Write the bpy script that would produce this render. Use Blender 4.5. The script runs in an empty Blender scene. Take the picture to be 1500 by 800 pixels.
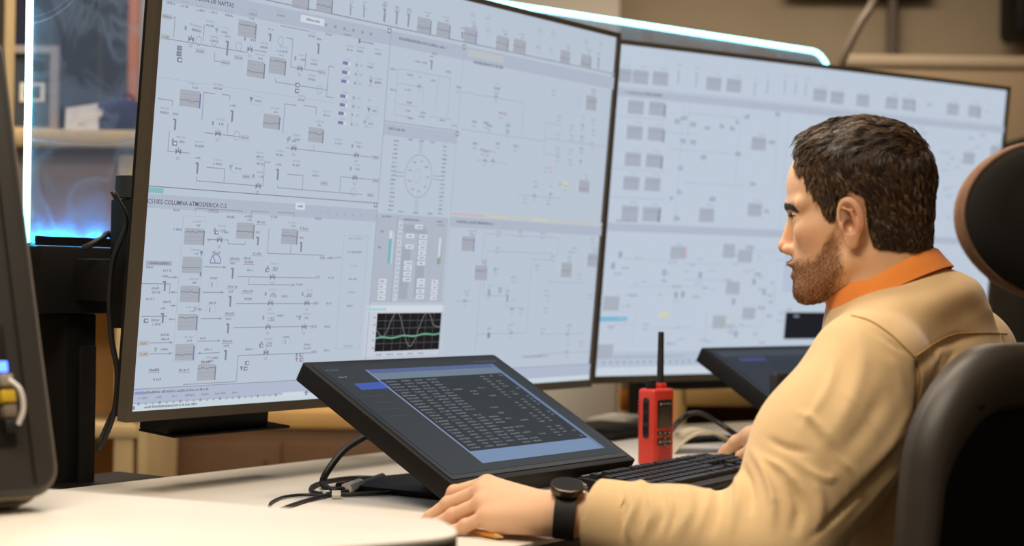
import bpy, bmesh, math, random
import numpy as np
from mathutils import Matrix, Vector
from mathutils.bvhtree import BVHTree

random.seed(7)
RNG = np.random.default_rng(7)
scene = bpy.context.scene
COL = scene.collection

# ------------------------------------------------------------------ camera
FPX = 2484.1                      # focal length in pixels of a 1500 px wide frame
ROLL, PITCH = 0.0143, 0.0074
CAMZ = 1.07
cF = np.array([0, math.cos(PITCH), math.sin(PITCH)])
cR0 = np.array([1.0, 0, 0]); cU0 = np.cross(cR0, cF)
cR = cR0 * math.cos(ROLL) + cU0 * math.sin(ROLL)
cU = -cR0 * math.sin(ROLL) + cU0 * math.cos(ROLL)
CAM = np.array([0, 0, CAMZ])
cam_d = bpy.data.cameras.new('camera'); cam = bpy.data.objects.new('camera', cam_d); COL.objects.link(cam)
cam_d.sensor_width = 36.0; cam_d.lens = FPX * 36.0 / 1500.0
cam.matrix_world = Matrix(((cR[0], cU[0], -cF[0], 0), (cR[1], cU[1], -cF[1], 0), (cR[2], cU[2], -cF[2], CAMZ), (0, 0, 0, 1)))
cam_d.dof.use_dof = True; cam_d.dof.focus_distance = 2.42; cam_d.dof.aperture_fstop = 3.5
cam_d.clip_start = 0.05
scene.camera = cam

# ------------------------------------------------------------------ light
scene.view_settings.view_transform = 'Standard'; scene.view_settings.look = 'None'
scene.view_settings.gamma = 1.0; scene.view_settings.use_curve_mapping = False
scene.view_settings.exposure = 0.0
world = bpy.data.worlds.new('room_ambient'); scene.world = world; world.use_nodes = True
wb = world.node_tree.nodes['Background']; wb.inputs[0].default_value = (1.0, 0.80, 0.58, 1); wb.inputs[1].default_value = 0.16

def area(name, loc, rot, sx, sy, power, color):
    d = bpy.data.lights.new(name, 'AREA'); d.shape = 'RECTANGLE'; d.size = sx; d.size_y = sy
    d.energy = power; d.color = color
    o = bpy.data.objects.new(name, d); COL.objects.link(o); o.location = loc; o.rotation_euler = rot
    return o
WARM = (1.0, 0.865, 0.69)
area('ceiling_light_near', (-0.55, 1.05, 2.75), (0, math.radians(-10), 0), 1.3, 0.7, 45, WARM)
area('ceiling_light_desk', (-0.1, 2.6, 2.78), (0, 0, 0), 1.2, 0.5, 34, WARM)
area('ceiling_light_back', (1.0, 5.3, 2.75), (0, 0, 0), 1.4, 0.6, 36, WARM)
area('ceiling_light_aisle', (-1.2, 4.0, 2.75), (0, 0, 0), 1.2, 0.6, 44, WARM)

# ------------------------------------------------------------------ helpers
def P(px, py, Y):
    """point seen at photograph pixel (px,py) at world depth Y"""
    r = cF + cR * ((px - 750) / FPX) + cU * ((400 - py) / FPX)
    return CAM + r * (Y / r[1])
def Pz(px, py, Z):
    r = cF + cR * ((px - 750) / FPX) + cU * ((400 - py) / FPX)
    return CAM + r * ((Z - CAMZ) / r[2])
def pix(p):
    q = np.atleast_2d(p) - CAM
    z = q @ cF
    return np.c_[750 + FPX * (q @ cR) / z, 400 - FPX * (q @ cU) / z]
def srgb(r, g, b):
    f = lambda c: (c / 255 / 12.92) if c / 255 <= .04045 else ((c / 255 + .055) / 1.055) ** 2.4
    return (f(r), f(g), f(b), 1.0)

def mat(name, col, rough=0.5, metal=0.0, spec=0.5, noise=None, bump=None, coat=0.0, emis=None, sheen=0.0, sss=0.0):
    m = bpy.data.materials.new(name); m.use_nodes = True
    nt = m.node_tree; b = nt.nodes['Principled BSDF']
    b.inputs['Base Color'].default_value = col; b.inputs['Roughness'].default_value = rough
    b.inputs['Metallic'].default_value = metal; b.inputs['Specular IOR Level'].default_value = spec
    b.inputs['Coat Weight'].default_value = coat; b.inputs['Sheen Weight'].default_value = sheen
    if sss:
        b.inputs['Subsurface Weight'].default_value = sss; b.inputs['Subsurface Radius'].default_value = (0.012, 0.004, 0.002)
        b.inputs['Subsurface Scale'].default_value = 0.5
    if emis:
        b.inputs['Emission Color'].default_value = emis[0]; b.inputs['Emission Strength'].default_value = emis[1]
    if noise or bump:
        tc = nt.nodes.new('ShaderNodeTexCoord')
    if noise:                                    # (scale, other colour, amount)
        n = nt.nodes.new('ShaderNodeTexNoise'); n.inputs['Scale'].default_value = noise[0]; n.inputs['Detail'].default_value = 5
        nt.links.new(tc.outputs['Object'], n.inputs['Vector'])
        r = nt.nodes.new('ShaderNodeMapRange'); r.inputs[1].default_value = .35; r.inputs[2].default_value = .7; r.inputs[4].default_value = noise[2]
        nt.links.new(n.outputs['Fac'], r.inputs[0])
        x = nt.nodes.new('ShaderNodeMix'); x.data_type = 'RGBA'; x.inputs[6].default_value = col; x.inputs[7].default_value = noise[1]
        nt.links.new(r.outputs[0], x.inputs[0]); nt.links.new(x.outputs[2], b.inputs['Base Color'])
    if bump:                                     # (scale, strength, distance)
        n2 = nt.nodes.new('ShaderNodeTexNoise'); n2.inputs['Scale'].default_value = bump[0]; n2.inputs['Detail'].default_value = 3
        nt.links.new(tc.outputs['Object'], n2.inputs['Vector'])
        bp = nt.nodes.new('ShaderNodeBump'); bp.inputs['Strength'].default_value = bump[1]; bp.inputs['Distance'].default_value = bump[2]
        nt.links.new(n2.outputs['Fac'], bp.inputs['Height']); nt.links.new(bp.outputs['Normal'], b.inputs['Normal'])
    return m

def attr_mat(name, rough=0.5, emission=False, spec=0.5, sss=0.0, noise=None, bump=None, glossmix=False):
    """colour from the mesh's own colour attribute 'Col'"""
    m = mat(name, (0, 0, 0, 1) if emission else (.5, .5, .5, 1), rough=rough, spec=spec, sss=sss, bump=bump)
    nt = m.node_tree; b = nt.nodes['Principled BSDF']
    a = nt.nodes.new('ShaderNodeAttribute'); a.attribute_name = 'Col'
    if emission:
        nt.links.new(a.outputs['Color'], b.inputs['Emission Color']); b.inputs['Emission Strength'].default_value = 1.0
    else:
        nt.links.new(a.outputs['Color'], b.inputs['Base Color'])
    return m

def link(name, me, m=None, parent=None, M=None, smooth=None):
    o = bpy.data.objects.new(name, me); COL.objects.link(o)
    if m is not None and not me.materials: me.materials.append(m)
    if parent is not None: o.parent = parent
    if M is not None: o.matrix_basis = M
    if smooth is not None:
        if smooth is True: me.shade_smooth()
        else:
            me.shade_smooth(); me.set_sharp_from_angle(angle=math.radians(smooth))
    return o
def obj(name, bm, m, parent=None, M=None, smooth=35):
    me = bpy.data.meshes.new(name); bmesh.ops.recalc_face_normals(bm, faces=bm.faces); bm.to_mesh(me); bm.free()
    return link(name, me, m, parent, M, smooth)
def tag(o, label=None, cat=None, group=None, kind=None):
    if label: o['label'] = label
    if cat: o['category'] = cat
    if group: o['group'] = group
    if kind: o['kind'] = kind
    return o
def thing(name, label, cat, M=None, group=None):
    o = bpy.data.objects.new(name, None); COL.objects.link(o); o.empty_display_size = 0.05
    if M is not None: o.matrix_basis = M
    return tag(o, label, cat, group)
def frame(o, x, y, z):
    o, x, y, z = (Vector(v) for v in (o, x, y, z))
    return Matrix(((x[0], y[0], z[0], o[0]), (x[1], y[1], z[1], o[1]), (x[2], y[2], z[2], o[2]), (0, 0, 0, 1)))
def T(x, y, z): return Matrix.Translation((x, y, z))
def RX(a): return Matrix.Rotation(a, 4, 'X')
def RY(a): return Matrix.Rotation(a, 4, 'Y')
def RZ(a): return Matrix.Rotation(a, 4, 'Z')
def NB(): return bmesh.new()

def merge(bm, t, M=None):
    if M is not None: t.transform(M)
    me = bpy.data.meshes.new('tmp'); t.to_mesh(me); t.free(); bm.from_mesh(me); bpy.data.meshes.remove(me)
def box(bm, c, s, bev=0.0, M=None, seg=2):
    t = bmesh.new(); bmesh.ops.create_cube(t, size=1.0)
    for v in t.verts: v.co = Vector((v.co[0] * s[0] + c[0], v.co[1] * s[1] + c[1], v.co[2] * s[2] + c[2]))
    if bev > 0:
        bmesh.ops.bevel(t, geom=list(t.edges), offset=min(bev, min(s) * .49), segments=seg, profile=.5, affect='EDGES')
    merge(bm, t, M)
def prism(bm, pts, z0, z1, bev=0.0, M=None, seg=2):
    """polygon pts (x,y) extruded z0..z1"""
    t = bmesh.new()
    f = t.faces.new([t.verts.new((p[0], p[1], z0)) for p in pts])
    r = bmesh.ops.extrude_face_region(t, geom=[f])
    for v in [g for g in r['geom'] if isinstance(g, bmesh.types.BMVert)]: v.co.z = z1
    bmesh.ops.recalc_face_normals(t, faces=t.faces)
    if bev > 0:
        ed = [e for e in t.edges if abs(e.verts[0].co.z - e.verts[1].co.z) < 1e-9]
        bmesh.ops.bevel(t, geom=ed, offset=bev, segments=seg, profile=.5, affect='EDGES')
    merge(bm, t, M)
def cyl(bm, a, b, r0, r1=None, n=20, cap=True):
    a = Vector(a); b = Vector(b); r1 = r0 if r1 is None else r1
    d = b - a; L = d.length
    t = bmesh.new(); bmesh.ops.create_cone(t, cap_ends=cap, segments=n, radius1=r0, radius2=r1, depth=L)
    M = Matrix.Translation((a + b) / 2) @ d.to_track_quat('Z', 'Y').to_matrix().to_4x4()
    merge(bm, t, M)
def spline(pts, n=10):
    pts = [np.array(p, float) for p in pts]; out = []
    q = [2 * pts[0] - pts[1]] + pts + [2 * pts[-1] - pts[-2]]
    for i in range(1, len(q) - 2):
        for k in range(n):
            t = k / n
            out.append(.5 * ((2 * q[i]) + (-q[i - 1] + q[i + 1]) * t + (2 * q[i - 1] - 5 * q[i] + 4 * q[i + 1] - q[i + 2]) * t * t + (-q[i - 1] + 3 * q[i] - 3 * q[i + 1] + q[i + 2]) * t ** 3))
    out.append(pts[-1]); return out
def tube(bm, pts, r, n=8, closed=False):
    """tube through points; r a number or a list"""
    pts = [Vector(p) for p in pts]; N = len(pts); rs = r if hasattr(r, '__len__') else [r] * N
    rings = []; ref = None
    for i, p in enumerate(pts):
        if closed: d = pts[(i + 1) % N] - pts[i - 1]
        else: d = pts[min(i + 1, N - 1)] - pts[max(i - 1, 0)]
        d.normalize()
        if ref is None:
            ref = d.orthogonal().normalized()
        ref = (ref - d * ref.dot(d)).normalized(); o2 = d.cross(ref)
        rings.append([bm.verts.new(p + (ref * math.cos(2 * math.pi * k / n) + o2 * math.sin(2 * math.pi * k / n)) * rs[i]) for k in range(n)])
    for i in range(N if closed else N - 1):
        A, B = rings[i], rings[(i + 1) % N]
        for k in range(n): bm.faces.new((A[k], A[(k + 1) % n], B[(k + 1) % n], B[k]))
    if not closed: bm.faces.new(rings[0][::-1]); bm.faces.new(rings[-1])
def lathe(bm, prof, n=32, M=None):
    t = bmesh.new(); rings = []
    for (r, z) in prof:
        rings.append([t.verts.new((r * math.cos(2 * math.pi * k / n), r * math.sin(2 * math.pi * k / n), z)) for k in range(n)])
    for A, B in zip(rings, rings[1:]):
        for k in range(n): t.faces.new((A[k], A[(k + 1) % n], B[(k + 1) % n], B[k]))
    t.faces.new(rings[0][::-1]); t.faces.new(rings[-1]); merge(bm, t, M)
def rrect(x0, y0, x1, y1, r, n=6):
    out = []
    for cx, cy, a in ((x1 - r, y1 - r, 0), (x0 + r, y1 - r, 90), (x0 + r, y0 + r, 180), (x1 - r, y0 + r, 270)):
        for k in range(n + 1):
            t = math.radians(a + 90 * k / n); out.append((cx + r * math.cos(t), cy + r * math.sin(t)))
    return out
def ring_prism(bm, outer, inner, z0, z1, M=None):
    """frame between two closed outlines with the same number of points"""
    t = bmesh.new(); n = len(outer)
    vs = [[t.verts.new((p[0], p[1], z)) for p in q] for q, z in ((outer, z0), (outer, z1), (inner, z1), (inner, z0))]
    for a in range(4):
        A, B = vs[a], vs[(a + 1) % 4]
        for k in range(n): t.faces.new((A[k], A[(k + 1) % n], B[(k + 1) % n], B[k]))
    bmesh.ops.recalc_face_normals(t, faces=t.faces); merge(bm, t, M)
def mesh_np(name, V, Fq):
    V = np.ascontiguousarray(V, np.float32); Q = np.ascontiguousarray(Fq, np.int32); me = bpy.data.meshes.new(name)
    me.vertices.add(len(V)); me.vertices.foreach_set('co', V.ravel()); me.loops.add(Q.size); me.loops.foreach_set('vertex_index', Q.ravel())
    me.polygons.add(len(Q)); me.polygons.foreach_set('loop_start', np.arange(len(Q), dtype=np.int32) * 4); me.update(calc_edges=True); me.validate(); return me
def color_attr(me, cols):
    a = me.color_attributes.new('Col', 'FLOAT_COLOR', 'POINT')
    c = np.ones((len(me.vertices), 4), np.float32); c[:, :3] = np.asarray(cols)[:, :3]
    a.data.foreach_set('color', c.ravel())
XZ = Matrix(((1, 0, 0, 0), (0, 0, 1, 0), (0, 1, 0, 0), (0, 0, 0, 1)))      # prism plane (x,y)->(x,z), extrusion along y

# ------------------------------------------------------------------ materials
M_wall = mat('wall_paint', srgb(182, 165, 140), .9, noise=(3, srgb(172, 153, 128), .8), bump=(60, .05, .002))
M_pale = mat('pale_wall_paint', srgb(224, 216, 202), .9, noise=(3, srgb(212, 202, 186), .6))
M_floor = mat('floor_carpet', srgb(92, 84, 76), .95, noise=(120, srgb(70, 64, 60), .9), bump=(300, .3, .003))
M_desk = mat('desk_laminate', srgb(226, 219, 209), .42, noise=(300, srgb(220, 212, 200), .5))
M_deskedge = mat('desk_edge_band', srgb(40, 36, 33), .5, bump=(200, .05, .001))
M_black = mat('black_plastic', srgb(22, 20, 19), .55, spec=.18, bump=(700, .08, .0004), noise=(40, srgb(30, 28, 26), .5))
M_matt = mat('black_powder_coat', srgb(15, 14, 13), .6, spec=.2, bump=(500, .1, .0005))
M_bezel = mat('dark_grey_bezel', srgb(84, 76, 66), .45, metal=.15, bump=(600, .06, .0003))
M_cable = mat('cable_rubber', srgb(26, 23, 21), .5, bump=(300, .05, .0004))
M_white = mat('white_plastic', srgb(222, 216, 208), .5, bump=(200, .05, .0004))
M_cream = mat('cream_laminate', srgb(214, 186, 138), .6, noise=(8, srgb(200, 170, 122), .6))
M_wood = mat('brown_wood', srgb(106, 74, 45), .6, noise=(9, srgb(98, 67, 40), .8), bump=(60, .1, .001))
M_tan = mat('tan_wood', srgb(206, 164, 100), .6, noise=(9, srgb(190, 146, 86), .6))
M_rubber = mat('soft_rubber', srgb(30, 29, 30), .65, bump=(600, .12, .0004))
# ================================================================== the room
bm = NB(); box(bm, (0, 3.2, -.05), (9, 9.4, .1)); tag(obj('floor', bm, M_floor), 'grey carpeted floor', kind='structure')
bm = NB(); box(bm, (0, 7.05, 1.45), (9, .1, 2.9)); tag(obj('wall_back', bm, M_wall), 'beige plastered back wall', kind='structure')
bm = NB(); box(bm, (-4.45, 3.2, 1.45), (.1, 7.6, 2.9)); tag(obj('wall_left', bm, M_wall), 'beige side wall', kind='structure')
bm = NB(); box(bm, (4.45, 3.2, 1.45), (.1, 7.6, 2.9)); tag(obj('wall_right', bm, M_wall), 'beige side wall', kind='structure')
bm = NB(); box(bm, (0, 6.99, .05), (8.8, .02, .1), .003); tag(obj('baseboard_back', bm, M_cream), 'cream baseboard', kind='structure')
# pale pilaster of the back wall, seen over the left monitor
a = P(700, 10, 6.9); b = P(906, 10, 6.9)
bm = NB(); box(bm, ((a[0] + b[0]) / 2, 6.9, 1.45), (b[0] - a[0], .2, 2.9), .01)
tag(obj('trim_1', bm, M_pale), 'pale grey pilaster', kind='structure')
a = P(1310, 40, 6.9)
bm = NB(); cyl(bm, (a[0], 6.93, 0.1), (a[0], 6.93, 2.9), .022); tag(obj('trim_2', bm, mat('conduit_grey', srgb(104, 92, 84), .5, bump=(200, .05, .001))), 'grey vertical conduit', kind='structure')

DESK = 0.76
yawL, yawR = 0.9649, 0.6154
dL = np.array([math.cos(yawL), math.sin(yawL), 0]); nL = np.array([-math.sin(yawL), math.cos(yawL), 0])   # along / away from the operator
dR = np.array([math.cos(yawR), math.sin(yawR), 0]); nR = np.array([-math.sin(yawR), math.cos(yawR), 0])
UP = np.array([0, 0, 1.0])
Lbl = np.array([-.5334, 2.3871, CAMZ - .1849]); Rbl = np.array([.1728, 3.4884, CAMZ - .1843])
TL_, TR_ = .0819, .1026

# ---- background furniture (soft focus)
def cabinet_box(name, p0, w, dpt, h, m, label, cat, z0=0.0, bev=.004):
    bm = NB(); box(bm, (p0[0], p0[1], z0 + h / 2), (w, dpt, h), bev); return tag(obj(name, bm, m), label, cat)
# low brown sideboard with tan top, behind the left monitor
a = P(226, 640, 4.8); b = P(790, 640, 4.8); top = P(420, 612, 4.8)[2]
root = thing('sideboard', 'low brown sideboard with a tan wooden top behind the big left monitor', 'sideboard', T((a[0] + b[0]) / 2, 5.0, 0))
w = b[0] - a[0]
bm = NB(); box(bm, (0, 0, (top - .03) / 2 + .02), (w, .4, top - .07), .004); obj('carcass', bm, M_wood, root)
bm = NB(); box(bm, (0, 0, top - .005), (w + .02, .42, .05), .006); obj('sideboard_top', bm, M_tan, root)
for k in range(3):
    bm = NB(); box(bm, ((-1 + k) * w / 3, -.205, top / 2 - .01), (w / 3 - .003, .016, top - .12), .003); d = obj('door', bm, M_wood, root)
    bm = NB(); cyl(bm, ((-1 + k) * w / 3 + w / 8, -.222, top - .22), ((-1 + k) * w / 3 + w / 8, -.222, top - .12), .006, n=10); obj('handle', bm, M_wood, d)
bm = NB(); box(bm, (0, .02, .02), (w - .06, .3, .04)); obj('plinth', bm, M_black, root)
# tall cream shelving unit at the left (open shelves), seen under and through the glass
a = P(-60, 400, 4.35); b = P(219, 400, 4.35); w = b[0] - a[0]; cx = (a[0] + b[0]) / 2
zs = P(110, 203, 4.35)[2]; zl = P(150, 632, 4.35)[2]
root = thing('shelving_unit', 'cream open shelving unit behind the lit glass screen', 'shelf', T(cx, 4.55, 0))
bm = NB(); box(bm, (w / 2 - .012, 0, zs / 2 - .02), (.024, .4, zs - .04), .002); obj('side_panel', bm, M_cream, root)
bm = NB(); box(bm, (w / 2 - .062, -.16, zs / 2 - .02), (.05, .06, zs - .04), .002); obj('front_post', bm, M_cream, root)
bm = NB(); box(bm, (-w / 2 + .012, 0, zs / 2 - .02), (.024, .4, zs - .04), .002); obj('side_panel', bm, M_cream, root)
bm = NB(); box(bm, (0, 0, zs), (w, .42, .045), .003); obj('shelf_board', bm, M_cream, root)
bm = NB(); box(bm, (0, 0.005, zl), (w - .05, .4, .035), .003); obj('shelf_board', bm, M_cream, root)
bm = NB(); box(bm, (0, 0.005, .1), (w - .05, .4, .035), .003); obj('shelf_board', bm, M_cream, root)
bm = NB(); box(bm, (0, -.15, zs - .20), (w - .05, .012, .36)); PNL = obj('front_panel', bm, mat('mauve_panel', srgb(190, 164, 146), .8, noise=(6, srgb(150, 124, 108), .6)), root)
bm = NB(); box(bm, (0, .19, (zs - .36) / 2), (w - .05, .012, zs - .40)); obj('back_panel', bm, M_tan, root)
SH = zs + .0235
# framed picture on the shelf
a = P(2, 130, 4.5); b = P(82, 66, 4.5); h = b[2] - SH; w = b[0] - a[0]
root = thing('picture_frame', 'grey framed dark picture standing on the cream shelf', 'picture', T((a[0] + b[0]) / 2, 4.52, SH + .001))
bm = NB(); ring_prism(bm, [(-w / 2, 0), (w / 2, 0), (w / 2, h), (-w / 2, h)], [(-w / 2 + .02, .02), (w / 2 - .02, .02), (w / 2 - .02, h - .02), (-w / 2 + .02, h - .02)], 0, .02, XZ); obj('frame', bm, mat('frame_grey', srgb(150, 140, 136), .5, bump=(100, .1, .001)), root)
bm = NB(); box(bm, (0, .014, h / 2), (w - .03, .006, h - .03)); obj('print', bm, mat('dark_print', srgb(48, 56, 66), .6, noise=(9, srgb(70, 74, 80), .7)), root)
bm = NB(); ring_prism(bm, [(-.03, h * .37), (.035, h * .37), (.035, h * .58), (-.03, h * .58)], [(-.02, h * .40), (.025, h * .40), (.025, h * .55), (-.02, h * .55)], .008, .012, XZ); obj('drawn_square', bm, M_pale, root)
# white card
a = P(95, 191, 4.42); b = P(145, 152, 4.42); w = b[0] - a[0]; h = b[2] - SH
root = thing('white_card', 'small white folded card standing on the shelf', 'card', T((a[0] + b[0]) / 2, 4.42, SH + .001))
bm = NB(); prism(bm, [(-w / 2, 0), (w / 2, 0), (w / 2 - .004, h), (-w / 2 + .002, h * .82)], 0, .004, M=XZ); obj('front_leaf', bm, M_white, root)
bm = NB(); prism(bm, [(-w / 2, 0), (w / 2, 0), (w / 2 - .004, h), (-w / 2 + .002, h * .82)], 0, .004, M=T(0, .05, 0) @ RX(math.radians(16)) @ XZ); obj('rear_leaf', bm, M_white, root)
bm = NB(); box(bm, (0, -.0012, h * .45), (.022, .002, .022)); obj('printed_square', bm, M_pale, root)
# dark blue bag
M_navy = mat('navy_fabric', srgb(34, 40, 84), .8, noise=(14, srgb(24, 30, 60), .8), bump=(200, .2, .002))
a = P(143, 191, 4.5); b = P(212, 146, 4.5); w = b[0] - a[0]; h = b[2] - SH
root = thing('navy_case', 'dark navy fabric case with a round pale badge beside the white card', 'case', T((a[0] + b[0]) / 2, 4.5, SH + .001))
bm = NB(); prism(bm, [(-w / 2, 0), (w / 2, 0), (w / 2 - .01, h * .88), (w * .05, h), (-w / 2 + .01, h * .85)], -.06, .06, .012, M=XZ); obj('body', bm, M_navy, root)
bm = NB(); cyl(bm, (-w / 2 + .016, -.066, h * .52), (-w / 2 + .016, -.060, h * .52), .012, n=16); obj('badge', bm, M_pale, root)
bm = NB(); tube(bm, spline([(-.03, 0, h * .93), (-.015, 0, h * 1.12), (.02, 0, h * 1.13), (.035, 0, h * .95)], 5), .004, 6); obj('carry_handle', bm, M_navy, root)
# orange post + pale post at the left
a = P(196, 80, 5.2)
bm = NB(); box(bm, (a[0], 5.2, 1.4), (.032, .03, 2.78), .006); tag(obj('orange_post', bm, mat('orange_paint', srgb(196, 112, 68), .6, bump=(80, .1, .001))), 'slim orange upright post behind the shelf', 'post')
a = P(212, 80, 5.3)
bm = NB(); box(bm, (a[0] + .02, 5.3, 1.4), (.07, .04, 2.78), .006); tag(obj('pale_post', bm, M_pale), 'pale grey upright post next to the orange post', 'post')
a = P(2, 80, 4.05)
bm = NB(); box(bm, (a[0] - .03, 4.05, 1.4), (.085, .08, 2.8), .004); o = tag(obj('dark_pillar', bm, mat('dark_brown_paint', srgb(48, 38, 30), .7, bump=(80, .1, .001))), 'dark brown upright pillar at the left edge', 'pillar')
bm = NB(); box(bm, (.0425 + .006 + a[0] - .03, 4.05, 1.4), (.01, .06, 2.8), .002); obj('edge_strip', bm, M_cream, o)
# dusky window / dark partition behind the shelf
a = P(20, -40, 6.2); b = P(260, 190, 6.2)
root = thing('blue_partition', 'dusky blue glazed partition behind the shelf', 'partition', T((a[0] + b[0]) / 2, 6.2, 0))
w = b[0] - a[0] + .6
bm = NB(); box(bm, (0, 0, 1.3), (w, .02, 2.5)); obj('panel', bm, mat('blue_grey_panel', srgb(70, 74, 104), .35, noise=(2, srgb(60, 60, 84), .8)), root)
for x in (-w / 2, 0.02, w / 2):
    bm = NB(); box(bm, (x, -.012, 1.3), (.035, .045, 2.56), .003); obj('mullion', bm, mat('mullion_grey', srgb(72, 72, 86), .5, bump=(100, .1, .001)), root)
bm = NB(); box(bm, (0, -.012, .03), (w, .05, .06), .003); obj('bottom_rail', bm, M_bezel, root)
# right: ledge partition, hanging cable, dark flat box near the ceiling
a = P(1235, 88, 6.0); b = P(1640, 88, 6.0)
root = thing('tan_partition', 'tan partition screen standing behind the right monitor', 'partition', T((a[0] + b[0]) / 2, 6.0, 0))
zt = P(1400, 92, 6.0)[2]; w = b[0] - a[0]
bm = NB(); box(bm, (0, 0, zt / 2), (w, .06, zt - .04), .004); obj('panel', bm, mat('tan_fabric', srgb(132, 112, 88), .9, bump=(300, .2, .001)), root)
bm = NB(); box(bm, (0, 0, zt), (w + .02, .08, .04), .006); obj('cap_rail', bm, mat('tan_rail', srgb(148, 130, 108), .6, bump=(100, .05, .001)), root)
for sx in (-1, 1):
    bm = NB(); box(bm, (sx * (w / 2 - .1), 0, .0125), (.06, .4, .025), .004); obj('foot', bm, M_black, root)
pts = spline([P(1300, -60, 5.2), P(1281, 0, 5.2), P(1258, 38, 5.15), P(1231, 95, 5.1), P(1215, 150, 5.1)], 6)
bm = NB(); tube(bm, pts, .013, 8); tag(obj('hanging_cable', bm, mat('brown_cable', srgb(96, 78, 60), .6, bump=(100, .05, .001))), 'thick brown cable slanting down the beige wall', 'cable')
a = P(1165, -120, 6.7); b = P(1386, -15, 6.7)
root = thing('wall_screen', 'dark wall screen high on the beige wall, only its lower edge in view', 'screen', T((a[0] + b[0]) / 2, 6.93, b[2]))
w = b[0] - a[0]
bm = NB(); box(bm, (0, 0, .25), (w, .06, .5), .008); obj('housing', bm, M_black, root)
bm = NB(); box(bm, (0, -.033, .25), (w - .04, .004, .46)); obj('screen', bm, mat('dark_glass', srgb(20, 20, 24), .1, bump=(20, .01, .001)), root)
a = P(1470, 0, 6.6)
root = thing('hanging_speaker', 'dark loudspeaker hanging in the top right corner', 'loudspeaker', T(a[0] + .20, 6.8, P(1470, 48, 6.6)[2]))
bm = NB(); box(bm, (0, 0, .2), (.26, .24, .4), .03); obj('cabinet', bm, M_black, root)
for z, r in ((.13, .08), (.3, .045)):
    bm = NB(); lathe(bm, [(.001, 0), (r * .5, .012), (r, .002), (r + .01, .006), (r + .01, 0)], 24, T(0, -.12, z) @ RX(math.pi / 2)); obj('cone', bm, M_rubber, root)
bm = NB(); tube(bm, [(0, 0, .4), (0, .05, .44), (0, .12, .44)], .012, 8); obj('bracket', bm, M_matt, root)
# dark equipment behind the right monitor's edge
a = P(1476, 203, 5.3)
root = thing('equipment_case', 'dark equipment case peeping out right of the right monitor', 'case', T(a[0] + .17, 5.3, 0))
zt = a[2]
bm = NB(); box(bm, (0, 0, zt / 2 + .03), (.34, .4, zt - .06), .03); obj('body', bm, M_black, root)
bm = NB(); box(bm, (.02, -.02, zt + .012), (.2, .2, .05), .02); obj('top_handle', bm, M_rubber, root)
for sx in (-1, 1):
    for sy in (-1, 1):
        bm = NB(); lathe(bm, [(.02, 0), (.035, .02), (.035, .05), (.02, .065)], 16, T(sx * .12, sy * .15, 0)); obj('foot', bm, M_rubber, root)

# grey-white cabinet and slatted shelf seen between monitor bottoms and desk
a = P(792, 600, 4.25); b = P(905, 600, 4.25); w = b[0] - a[0]; zt = P(850, 540, 4.25)[2]
root = thing('white_cabinet', 'greyish white cabinet seen below the left monitor beside the radio', 'cabinet', T((a[0] + b[0]) / 2, 4.42, 0))
bm = NB(); box(bm, (0, 0, zt / 2 + .02), (w, .3, zt - .04), .004); obj('carcass', bm, M_pale, root)
bm = NB(); box(bm, (0, -.157, zt / 2 + .02), (w - .012, .012, zt - .08), .003); d = obj('door', bm, M_pale, root)
bm = NB(); cyl(bm, (w / 2 - .03, -.17, zt - .3), (w / 2 - .03, -.17, zt - .18), .006, n=10); obj('handle', bm, M_bezel, d)
bm = NB(); box(bm, (0, 0, .02), (w - .04, .26, .04)); obj('plinth', bm, M_black, root)
a = P(908, 590, 4.2); b = P(922, 590, 4.2)
root = thing('striped_post', 'slim cream post with an orange band right of the white cabinet', 'post', T((a[0] + b[0]) / 2, 4.2, 0))
z1 = P(915, 600, 4.2)[2]; z2 = P(915, 570, 4.2)[2]
bm = NB(); box(bm, (0, 0, z1 / 2), (.024, .024, z1), .003); obj('lower_section', bm, M_cream, root)
bm = NB(); box(bm, (0, 0, (z1 + z2) / 2), (.025, .025, z2 - z1 - .001), .002); obj('orange_band', bm, mat('orange_band', srgb(214, 130, 44), .5, bump=(100, .05, .001)), root)
bm = NB(); box(bm, (0, 0, z2 + .1), (.024, .024, .199), .003); obj('upper_section', bm, M_cream, root)
a = P(985, 600, 4.6); b = P(1180, 600, 4.6); w = b[0] - a[0]
root = thing('tan_shelf_unit', 'tan wooden shelf unit behind the radio under the right monitor', 'shelf', T((a[0] + b[0]) / 2 + .02, 4.7, 0))
for y, hh in ((580, .05), (660, .04)):
    z = P(1050, y, 4.6)[2]; bm = NB(); box(bm, (0, 0, z), (w, .3, hh), .004); obj('shelf_board', bm, M_tan, root)
zt = P(1050, 545, 4.6)[2]
for sx in (-1, 1):
    bm = NB(); box(bm, (sx * w / 2, 0, zt / 2), (.024, .3, zt), .003); obj('side_panel', bm, M_tan, root)
bm = NB(); box(bm, (0, .145, zt / 2), (w, .01, zt - .02)); obj('back_panel', bm, mat('brown_back', srgb(140, 104, 68), .7, noise=(8, srgb(126, 92, 58), .6)), root)
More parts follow.
